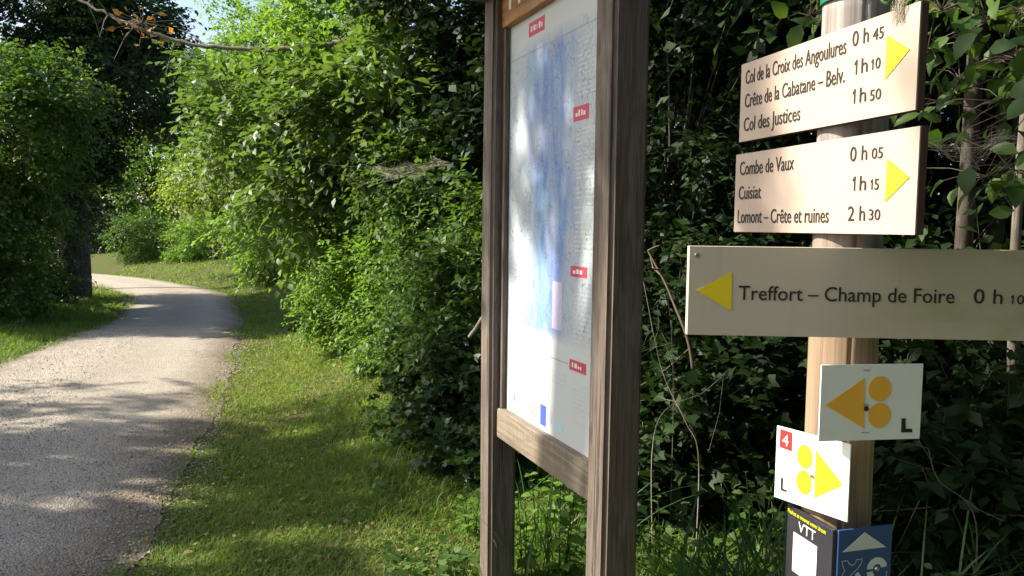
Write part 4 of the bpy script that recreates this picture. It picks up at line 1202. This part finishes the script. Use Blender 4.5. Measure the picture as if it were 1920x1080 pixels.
wood('wood', 'far wood beyond the bend of the path', [((-26, 44, 3), (5, 2, 4), 110), ((-17, 46, 3), (5, 2, 4), 110), ((-9, 44, 3.4), (4, 2, 4), 110), ((-3, 32, 3), (3, 2, 3.6), 110), ((-35, 38, 3), (5, 2, 4), 90), ((-4.2, 24, 2), (1.6, 1.6, 2.4), 100)], .36, 'leaf_mid', 92)

# ivy on the thin trunk
tr = P(466, 360, 21.8)
def ivy_trunk():
    root = empty('ivy_covered_tree', gb(tr.x, tr.y)); tag(root, 'short ivy wrapped trunk above the sunny bank', 'tree')
    r = np.random.default_rng(9)
    h = tr.z + .9 - root.location.z
    pts = curve_pts([(0, 0, -.1), (.05, 0, h * .5), (-.1, 0, h)], 12)
    v, f = tube(pts, np.linspace(.12, .08, len(pts)), 9)
    link('trunk', np_mesh('trunk', v, f, smooth=True), M['bark'], root)
    n = 900
    q = pts[r.integers(0, len(pts), n)] + r.normal(size=(n, 3)) * [0, 0, .12]
    a = r.random(n) * 6.28; out = np.c_[np.cos(a), np.sin(a), np.zeros(n)]
    L = (q + out * (.09 + .08 * r.random((n, 1))), norm(np.c_[r.normal(size=(n, 2)) * .4, -np.ones(n)]), out + [0, 0, .4], .07 + .05 * r.random(n), r.random(n) * .6)
    tag(link('ivy', leaves_mesh('ivy', L, 'mid'), M['leaf_dark'], root), kind='stuff')
ivy_trunk()

# arching bare branch across the top left, with a few dry leaves
def arch_branch():
    pts = [P(640, 78, 8.2), P(600, 86, 8.3), P(520, 92, 8.4), P(420, 91, 8.5), P(330, 76, 8.6), P(250, 48, 8.7), P(200, 26, 8.8), P(140, -4, 8.9), P(60, -40, 9.0)]
    base = Vector(gb(-1.0, 7.9))
    root = empty('arching_branch', base); tag(root, 'long bare brown branch arching over the path at the top left', 'branch')
    T = Tubes()
    low = curve_pts([base + Vector((0, 0, -.1)), base + Vector((-.1, 0, 1.5)), P(720, 120, 8.1), pts[0]], 18)
    T.add(low, np.linspace(.05, .028, len(low)), 8)
    c = curve_pts(pts, 48)
    r = np.random.default_rng(2)
    c[1:-1] += r.normal(size=(len(c) - 2, 3)) * .008
    T.add(c, np.linspace(.028, .012, len(c)), 8)
    Ls = []
    for k in (14, 20, 24, 30, 36, 40):
        if k >= len(c): continue
        for s in (1, -1):
            e = c[k] + np.array([r.normal() * .25, r.normal() * .3, -.1 + .35 * s * r.random()])
            T.add([c[k], (c[k] + e) / 2 + [0, 0, .04], e], [.010, .006, .003], 5)
    p = np.array(P(268, 42, 8.65)); n = 34
    pos = p + r.normal(size=(n, 3)) * [.16, .1, .10]
    L = (pos, norm(r.normal(size=(n, 3)) + [0, 0, -.6]), r.normal(size=(n, 3)) + [-.4, -.3, .3], .06 + .06 * r.random(n), r.random(n))
    for q in pos: T.add([p + (q - p) * .1, q], [.003, .002], 4)
    me = T.mesh('branch'); me.transform(Matrix.Translation(-base)); link('branch', me, M['bark_pale'], root)
    leaf_parts(L, np.arange(n), 'mid', M['leaf_orange'], root, 'dry_leaf')
arch_branch()

# ------------------------------------------------------------------ low plants near the board and signs
def weed(label, px, py, d, n, leaf, spread, hgt, seed, mat='leaf_light', kind='near'):
    p = P(px, py, d); b = gb(p.x, p.y)
    r = np.random.default_rng(seed)
    root = empty('weed', b); tag(root, label, 'weed', 'weeds by the notice board')
    T = Tubes(); Ls = []
    for s in range(max(3, n // 10)):
        a = r.random() * 6.28; h = hgt * (.5 + .6 * r.random())
        tip = np.array([math.cos(a) * spread * r.random(), math.sin(a) * spread * r.random(), h])
        c = curve_pts([np.array([tip[0] * .3, tip[1] * .3, -.03]), tip * [.6, .6, .55], tip], 6)
        T.add(c, np.linspace(.004, .0015, len(c)), 4)
        m = 10
        t = np.linspace(.25, 1, m)
        pos = np.stack([np.interp(t, np.linspace(0, 1, len(c)), c[:, k]) for k in range(3)], -1)
        aa = np.arange(m) * 2.4 + r.random() * 6
        ld = np.c_[np.cos(aa), np.sin(aa), -.1 + .3 * r.random(m)]
        nr = np.array([0, 0, 1.0]) + r.normal(size=(m, 3)) * .35
        Ls.append((pos, ld, nr, leaf * (1.2 - .6 * t) * (.7 + .5 * r.random(m)), r.random(m)))
    L = cat(Ls)
    link('stems', T.mesh('stems'), M['grass_tall'], root)
    Lw = (L[0] + np.array(b),) + L[1:]
    leaf_parts(Lw, np.arange(len(L[0])), kind, M[mat], root)
wl = [('sunlit leafy weed nearest the near board post', 1050, 1000, 3.5, 40, .09, .16, .5), ('sunlit weed in the middle under the map rail', 1010, 960, 3.9, 46, .085, .18, .55),
      ('small pale weed left of the far board post', 885, 1010, 4.0, 30, .07, .14, .26), ('bright weed right behind the far board post', 985, 1050, 3.6, 30, .08, .14, .35),
      ('tall weed seen below the right end of the rail', 1075, 930, 4.2, 50, .09, .2, .7), ('broad leaved weed right of the near board post', 1245, 980, 3.4, 36, .085, .15, .36),
      ('dim weed at the bottom beside the long grass', 1290, 1030, 3.2, 30, .08, .15, .3), ('leafy weed behind the long grass clump', 1420, 930, 3.7, 40, .08, .18, .5),
      ('low dark weed below the blue plate on the right', 1720, 1040, 2.9, 36, .09, .2, .4), ('low dark weed at the bottom right corner', 1860, 1030, 2.7, 40, .10, .2, .45)]
for i, (lb, x, y, d, n, lf, sp, h) in enumerate(wl): weed(lb, x, y, d, n, lf, sp, h, 200 + i, 'leaf_light' if i < 6 else 'leaf_mid')

def blades(n, centers, hgt, wid, lean, r, seg=4):
    """curved tapering blades; centers (n,3)"""
    a = r.random(n) * 6.28; dr = np.c_[np.cos(a), np.sin(a)]
    ln = hgt * (.55 + .65 * r.random(n)); bend = lean * (.3 + .9 * r.random(n))
    t = np.linspace(0, 1, seg + 1)
    hor = (bend * ln)[:, None] * t[None] ** 1.8
    ver = ln[:, None] * (t[None] - (.35 * np.minimum(bend, 1.2))[:, None] * t[None] ** 2.2)
    cen = centers[:, None] + np.stack([dr[:, 0:1] * hor, dr[:, 1:2] * hor, ver], -1)
    b2 = a + 1.57 + r.normal(size=n) * .5
    side = np.stack([np.cos(b2), np.sin(b2), np.zeros(n)], -1)
    w = (wid * (.6 + .7 * r.random(n)))[:, None] * np.array([.8] + [1.0] * (seg - 1) + [.0])[None] * (1 - .55 * t[None] ** 2)
    lft = cen - side[:, None] * w[..., None] / 2; rgt = cen + side[:, None] * w[..., None] / 2
    v = np.concatenate([lft, rgt[:, :-1]], 1); k = 2 * seg + 1
    f4 = np.array([(i, i + 1, seg + 2 + i, seg + 1 + i) for i in range(seg - 1)]).reshape(-1, 4); f3 = np.array([(seg - 1, seg, 2 * seg)])
    off = (np.arange(n) * k)[:, None, None]
    return v.reshape(-1, 3), [(f4[None] + off).reshape(-1, 4), (f3[None] + off).reshape(-1, 3)], k
def grass_clump(label, px, py, d, n, hgt, wid, seed, spread=.12, lean=.9):
    p = P(px, py, d); b = gb(p.x, p.y); r = np.random.default_rng(seed)
    c = np.c_[r.normal(size=(n, 2)) * spread, np.full(n, -.02)]
    v, f, k = blades(n, c, hgt, wid, lean, r, 6)
    root = link('grass_clump', np_mesh('grass_clump', v, f, np.repeat(r.random(n), k)), M['grass_tall'])
    root.location = b; tag(root, label, 'grass clump', 'long grass by the signs')
grass_clump('long arching grass clump left of the black plate', 1440, 1000, 2.9, 150, .62, .012, 1, .13)
grass_clump('bright arching grass between the near board post and the signs', 1370, 1010, 2.9, 110, .5, .011, 7, .14)
grass_clump('long grass at the foot of the round post', 1490, 1000, 2.5, 90, .5, .011, 2, .1)
grass_clump('sparse long grass below the map rail', 1040, 980, 3.7, 70, .5, .009, 3, .14)
grass_clump('dim long grass in the bottom right shade', 1800, 1000, 3.0, 70, .6, .012, 4, .2)
grass_clump('grass tuft at the foot of the near board post', 1215, 1060, 2.9, 60, .35, .009, 5, .1)

# thin dry stems between board and signs
def dry_stem(label, pts, rad, seed, mat='twig_pale'):
    base = Vector(gb(pts[0].x, pts[0].y)); root = empty('dry_stem', base); tag(root, label, 'stem', 'dry stems in the thicket')
    T = Tubes(); ps = [base + Vector((0, 0, -.03))] + list(pts)
    c = curve_pts(ps, 6 * len(ps)); T.add(c, np.linspace(rad, rad * .4, len(c)), 5)
    r = np.random.default_rng(seed)
    for i in range(4):
        k = r.integers(len(c) // 3, len(c)); e = c[k] + r.normal(size=3) * .14
        T.add([c[k], (c[k] + e) / 2 + r.normal(size=3) * .01, e], [rad * .45, rad * .35, rad * .2], 4)
    me = T.mesh('stem'); me.transform(Matrix.Translation(-base)); link('stem', me, M[mat], root)
dry_stem('thin dry stem leaning from the near board post', [P(1310, 860, 3.6), P(1285, 790, 3.7), P(1240, 690, 3.9), P(1205, 520, 4.0)], .0035, 1)
dry_stem('forked pale twig crossing behind the signs', [P(1230, 800, 3.7), P(1320, 735, 3.6), P(1370, 690, 3.6)], .003, 2)
dry_stem('upright dry stem near the middle of the thicket', [P(1262, 800, 4.0), P(1262, 700, 4.0), P(1258, 600, 4.0)], .003, 3, 'twig')
dry_stem('dark slanting stem right of the near board post', [P(1300, 700, 4.2), P(1260, 560, 4.3), P(1215, 470, 4.4)], .012, 4, 'twig')
dry_stem('bent grey twig at lower right under the orange plate', [P(1830, 980, 3.0), P(1760, 900, 3.0), P(1740, 840, 3.1)], .004, 5, 'twig')
# broken stub sticking out beside the far post
def stub():
    a, b_ = P(880, 632, 5.3), P(935, 590, 5.2)
    base = Vector(gb(b_.x + .75, b_.y + .3)); root = empty('broken_branch', base); tag(root, 'broken pale branch end poking out left of the far board post', 'branch')
    T = Tubes(); c = curve_pts([base + Vector((0, 0, -.05)), (base + b_) / 2 + Vector((.05, 0, -.1)), b_, a], 16); T.add(c, np.linspace(.022, .014, len(c)), 7)
    me = T.mesh('branch'); me.transform(Matrix.Translation(-base)); link('branch', me, M['twig_pale'], root)
stub()

# ------------------------------------------------------------------ silk webs
def web(label, px0, px1, py, d, hh, seed, nthread=45):
    r = np.random.default_rng(seed)
    a, b_ = np.array(P(px0, py + 15, d + .3)), np.array(P(px1, py, d - .3))
    n, m = 26, 8
    v = []
    for i in range(n):
        t = i / (n - 1)
        c = a + (b_ - a) * t + np.array([0, 0, -.06 * math.sin(t * 3.1) + .02 * math.sin(t * 17)])
        w = hh * math.sin(math.pi * (.08 + .87 * t)) ** .8 * (.5 + .5 * t)
        for j in range(m):
            s = j / (m - 1) - .5
            v.append(c + np.array([.02 * math.sin(9 * t + 5 * s), .10 * s + .03 * math.sin(12 * t), w * s + .01 * math.sin(21 * t + 7 * s)]))
    v = np.array(v); o_ = Vector(a)
    ii = (np.arange(n - 1)[:, None] * m + np.arange(m - 1)[None]).ravel()
    root = empty('spider_web', o_); tag(root, label, 'web')
    link('sheet', np_mesh('sheet', v - a, np.stack([ii, ii + 1, ii + m + 1, ii + m], -1), smooth=True), M['web'], root)
    T = Tubes()
    for q in range(nthread):
        i0 = r.integers(0, n - 4); i1 = min(n - 1, i0 + r.integers(3, 12)); j0, j1 = r.integers(0, m, 2)
        p, e = v[i0 * m + j0], v[i1 * m + j1]; md = v[((i0 + i1) // 2) * m + (j0 + j1) // 2] + r.normal(size=3) * .01
        T.add([p - a, md - a, e - a], [.0004, .0006, .0004], 3)
    for q in range(10):
        p = v[r.integers(0, len(v))]; e = p + r.normal(size=3) * [.3, .2, .15]
        T.add([p - a, e - a], [.0006, .0005], 3)
    link('threads', T.mesh('threads'), M['thread'], root)
web('wispy pale silk web strung across the dark bush', 690, 840, 300, 6.0, .16, 1)
web('thin silk web hanging under the large leaves at upper right', 1735, 1900, 245, 2.9, .13, 2, 60)
# wilted leaf and silk on the top edge of the upper sign
def tuft():
    x, z = FA.at(1690, 12); p = FA.o + FA.X * x + FA.Y * (-.003) + Vector((0, 0, z + .02))
    root = empty('wilted_leaf', p, FA.rz); tag(root, 'wilted green leaf with silk stuck on the corner of the topmost sign', 'leaf')
    r = np.random.default_rng(3)
    T = Tubes()
    c = curve_pts([(-.035, -.004, .02), (-.030, -.006, -.004), (-.012, -.008, -.012), (.0, -.008, .006), (.012, -.004, .03)], 16)
    T.add(c, np.full(len(c), .0028), 6); link('stalk', T.mesh('stalk'), M['grass_tall'], root)
    T = Tubes()
    for q in range(40):
        s = r.normal(size=3) * [.012, .001, .006] + [0, -.003, .012]; e = np.array([r.normal() * .007, -.002, -.03 - .02 * r.random()])
        T.add([s, (s + e) / 2 + r.normal(size=3) * [.005, .001, .003], e], [.0004, .0006, .0003], 3)
    link('silk', T.mesh('silk'), M['thread'], root)
tuft()

# ------------------------------------------------------------------ grass, gravel, litter
def scatter_grass():
    r = np.random.default_rng(77)
    V, Fq, Ft, Tn, off = [], [], [], [], 0
    def region(n, x0, x1, y0, y1, hgt, wid, lean, dens=None, seg=2):
        nonlocal off
        x = x0 + (x1 - x0) * r.random(n); y = y0 + (y1 - y0) * r.random(n)
        ins = inside(x, y, POLYS)
        d = np.minimum(seg_dist(x, y, PRS), seg_dist(x, y, PLS))
        keep = ~ins & (d > .04 + .25 * r.random(n) ** 2 * (1 + np.sin(y * 2.3) * .6)) | (ins & (r.random(n) < .8 * np.exp(-d / .16) * (1 + np.sin(y * 3.1 + x) + .6 * np.sin(y * 9.7))))
        pat = .5 + .5 * np.sin(x * 2.9 + 1.1 * np.sin(y * 1.7)) * np.sin(y * 2.3 + .8 * np.sin(x * 2.1))
        keep &= r.random(n) < .62 + .38 * pat
        px, py, dd = to_px(np.c_[x, y, np.zeros(n)])
        keep &= (px > -260) & (px < 2200) & (py > 380) & (py < 1500)
        bare = np.zeros(n)
        for bx, by, br in ((-.95, 6.7, .45), (-.75, 6.0, .35), (-1.35, 7.6, .4), (-.6, 5.3, .25), (-1.75, 6.4, .2), (-2.1, 5.2, .18)):
            bare = np.maximum(bare, np.exp(-((x - bx) ** 2 + (y - by) ** 2) / br ** 2 * (1 + .5 * np.sin(x * 9) * np.sin(y * 7))))
        keep &= r.random(n) > bare * .95
        if dens is not None: keep &= r.random(n) < dens(x, y)
        x, y = x[keep], y[keep]; m = len(x)
        if m == 0: return
        c = np.c_[x, y, height(x, y) - .005]
        pt = pat[keep]
        v, f, k = blades(m, c, hgt * (.7 + .6 * pt), wid, lean, r, seg)
        V.append(v); Fq.append(f[0] + off); Ft.append(f[1] + off); off += len(v)
        tn = np.clip(.25 + .3 * r.random(m) + .4 * (np.sin(x * 1.3 + y * .7) * .5 + .5) * r.random(m) + (r.random(m) < .12) * .4, 0, 1)
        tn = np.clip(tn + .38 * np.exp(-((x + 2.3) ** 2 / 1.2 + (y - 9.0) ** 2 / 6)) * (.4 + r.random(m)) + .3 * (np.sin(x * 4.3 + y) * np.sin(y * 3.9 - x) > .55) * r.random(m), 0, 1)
        Tn.append(np.repeat(tn, k))
    region(72000, -2.5, .5, 2.9, 5.2, .052, .0055, 1.15)
    region(84000, -3.9, -.1, 5.2, 9.5, .058, .007, 1.15)
    region(56000, -7.0, -1.0, 9.5, 16, .065, .012, 1.15)
    region(34000, -12.5, -2.0, 16, 30, .09, .02, .9)
    region(26000, -8.5, -5.0, 6.5, 12, .10, .009, .9)
    region(24000, -11, -6.2, 12, 18, .11, .013, .9)
    region(16000, -2.0, .6, 4.0, 9.0, .11, .007, .9, lambda x, y: .9 * ((x > -1.55 + (7.5 - y) * .24) & (x < -.9 + (7.5 - y) * .24)))
    region(9000, .4, 4.0, 2.2, 5, .16, .008, .9)
    me = np_mesh('grass', np.concatenate(V), [np.concatenate(Fq), np.concatenate(Ft)], np.concatenate(Tn))
    tag(link('grass', me, M['grass']), 'short mown grass on the verges and the bank', 'grass', kind='stuff')
scatter_grass()
def scatter_flat(name, label, catg, n, x0, x1, y0, y1, size, mat, seed, keepf, kind='mid'):
    r = np.random.default_rng(seed)
    x = x0 + (x1 - x0) * r.random(n); y = y0 + (y1 - y0) * r.random(n)
    k = keepf(x, y, r); x, y = x[k], y[k]; m = len(x)
    a = r.random(m) * 6.28
    L = (np.c_[x, y, np.maximum(height(x, y), -.02) + .012 + .02 * r.random(m)], np.c_[np.cos(a), np.sin(a), r.normal(size=m) * .25], np.array([0, 0, 1.]) + r.normal(size=(m, 3)) * .35, size * (.5 + r.random(m)), r.random(m))
    tag(link(name, leaves_mesh(name, L, kind), M[mat]), label, catg, kind='stuff')
def near_edge(x, y, r):
    ins = inside(x, y, POLYS); d = seg_dist(x, y, PRS)
    return (~ins) & (r.random(len(x)) < np.exp(-d / .5) * .7 + .18 + .5 * ((x > -1.9) & (y > 5.5) & (y < 8)))
scatter_flat('straw', 'dry straw and clippings lying in the grass', 'straw', 16000, -4.5, .8, 2.8, 11, .03, 'straw', 5, near_edge, 'far')
scatter_flat('leaf_litter', 'brown leaf litter under the hedge', 'leaf litter', 3600, -2.4, 3.5, 3.6, 9.5, .04, 'leaf_dry', 6, lambda x, y, r: (x > -1.35 + (7.5 - y) * .24) & (r.random(len(x)) < .6))
def gravel_stones():
    r = np.random.default_rng(8); n = 90000
    y = 2.6 + 9 * r.random(n) ** 1.6; x = -6.5 + 6.5 * r.random(n)
    ins = inside(x, y, POLYS); d = seg_dist(x, y, PRS)
    k = (ins & (r.random(n) < .45 + .5 * np.exp(-d / .35))) | (~ins & (d < .55) & (r.random(n) < np.exp(-d / .22)))
    px, py, dd = to_px(np.c_[x, y, np.zeros(n)]); k &= (px > -200) & (py < 1300)
    x, y = x[k], y[k]; m = len(x); ins = ins[k]
    sz = .0035 + .006 * r.random(m) ** 3 + .001 * y / 4
    tv = np.array([(1, 0, 0), (0, 1, 0), (-1, 0, 0), (0, -1, 0), (0, 0, .7), (0, 0, -.7)], float)
    tf = np.array([(0, 1, 4), (1, 2, 4), (2, 3, 4), (3, 0, 4)])
    zc = np.where(ins, .014 + .035 * np.sin(math.pi * np.clip(d[k] / 3.3, 0, 1)), height(x, y) + .004)
    a = r.random(m) * 6.28; sx = sz * (.7 + .7 * r.random(m)); sy = sz * (.7 + .7 * r.random(m))
    vx = tv[None, :, 0] * sx[:, None]; vy = tv[None, :, 1] * sy[:, None]
    v = np.stack([x[:, None] + vx * np.cos(a)[:, None] - vy * np.sin(a)[:, None], y[:, None] + vx * np.sin(a)[:, None] + vy * np.cos(a)[:, None], zc[:, None] + tv[None, :, 2] * sz[:, None]], -1)
    v += r.normal(size=v.shape) * sz[:, None, None] * .15
    f = (tf[None] + (np.arange(m) * 6)[:, None, None]).reshape(-1, 3)
    tag(link('loose_gravel', np_mesh('loose_gravel', v.reshape(-1, 3), f, np.repeat(r.random(m), 6)), M['stone']), 'loose stones scattered over the gravel path', 'gravel', kind='stuff')
gravel_stones()

# clover, plantain and other low broad leaves in the verge
def low_leaves(name, label, n, x0, x1, y0, y1, size, mat, seed, thr, kind='mid', tall=.05):
    r = np.random.default_rng(seed)
    x = x0 + (x1 - x0) * r.random(n); y = y0 + (y1 - y0) * r.random(n)
    f = np.sin(x * 3.3 + 2 * np.sin(y * 1.1) + seed) * np.sin(y * 2.7 + 1.5 * np.sin(x * 1.9))
    k = (f > thr) & ((name != 'ground_ivy') | (x > -1.5 + (7.5 - y) * .24)) & ~inside(x, y, POLYS) & (seg_dist(x, y, PRS) > .1)
    x, y = x[k], y[k]; m = len(x); a = r.random(m) * 6.28
    L = (np.c_[x, y, height(x, y) + tall * r.random(m)], np.c_[np.cos(a), np.sin(a), .25 + .3 * r.random(m)], np.array([0, 0, 1.]) + r.normal(size=(m, 3)) * .3, size * (.5 + .8 * r.random(m)), r.random(m))
    tag(link(name, leaves_mesh(name, L, kind), M[mat]), label, 'ground cover', kind='stuff')
low_leaves('clover', 'patches of clover and small broad leaves in the short grass', 22000, -4.5, .6, 3.0, 11, .028, 'leaf_light', 1, .30, 'mid', .05)
low_leaves('ground_ivy', 'ground ivy creeping out from the foot of the hedge', 16000, -2.2, 1.4, 3.4, 9, .05, 'leaf_mid', 4, .15, 'ivy', .07)

scatter_flat('path_litter', 'small dry leaves and twig bits lying on the path', 'leaf litter', 500, -6, -1.2, 3, 14, .035, 'leaf_dry', 15, lambda x, y, r: inside(x, y, POLYS) & (r.random(len(x)) < .12 + .5 * np.exp(-seg_dist(x, y, PRS) / .4)))
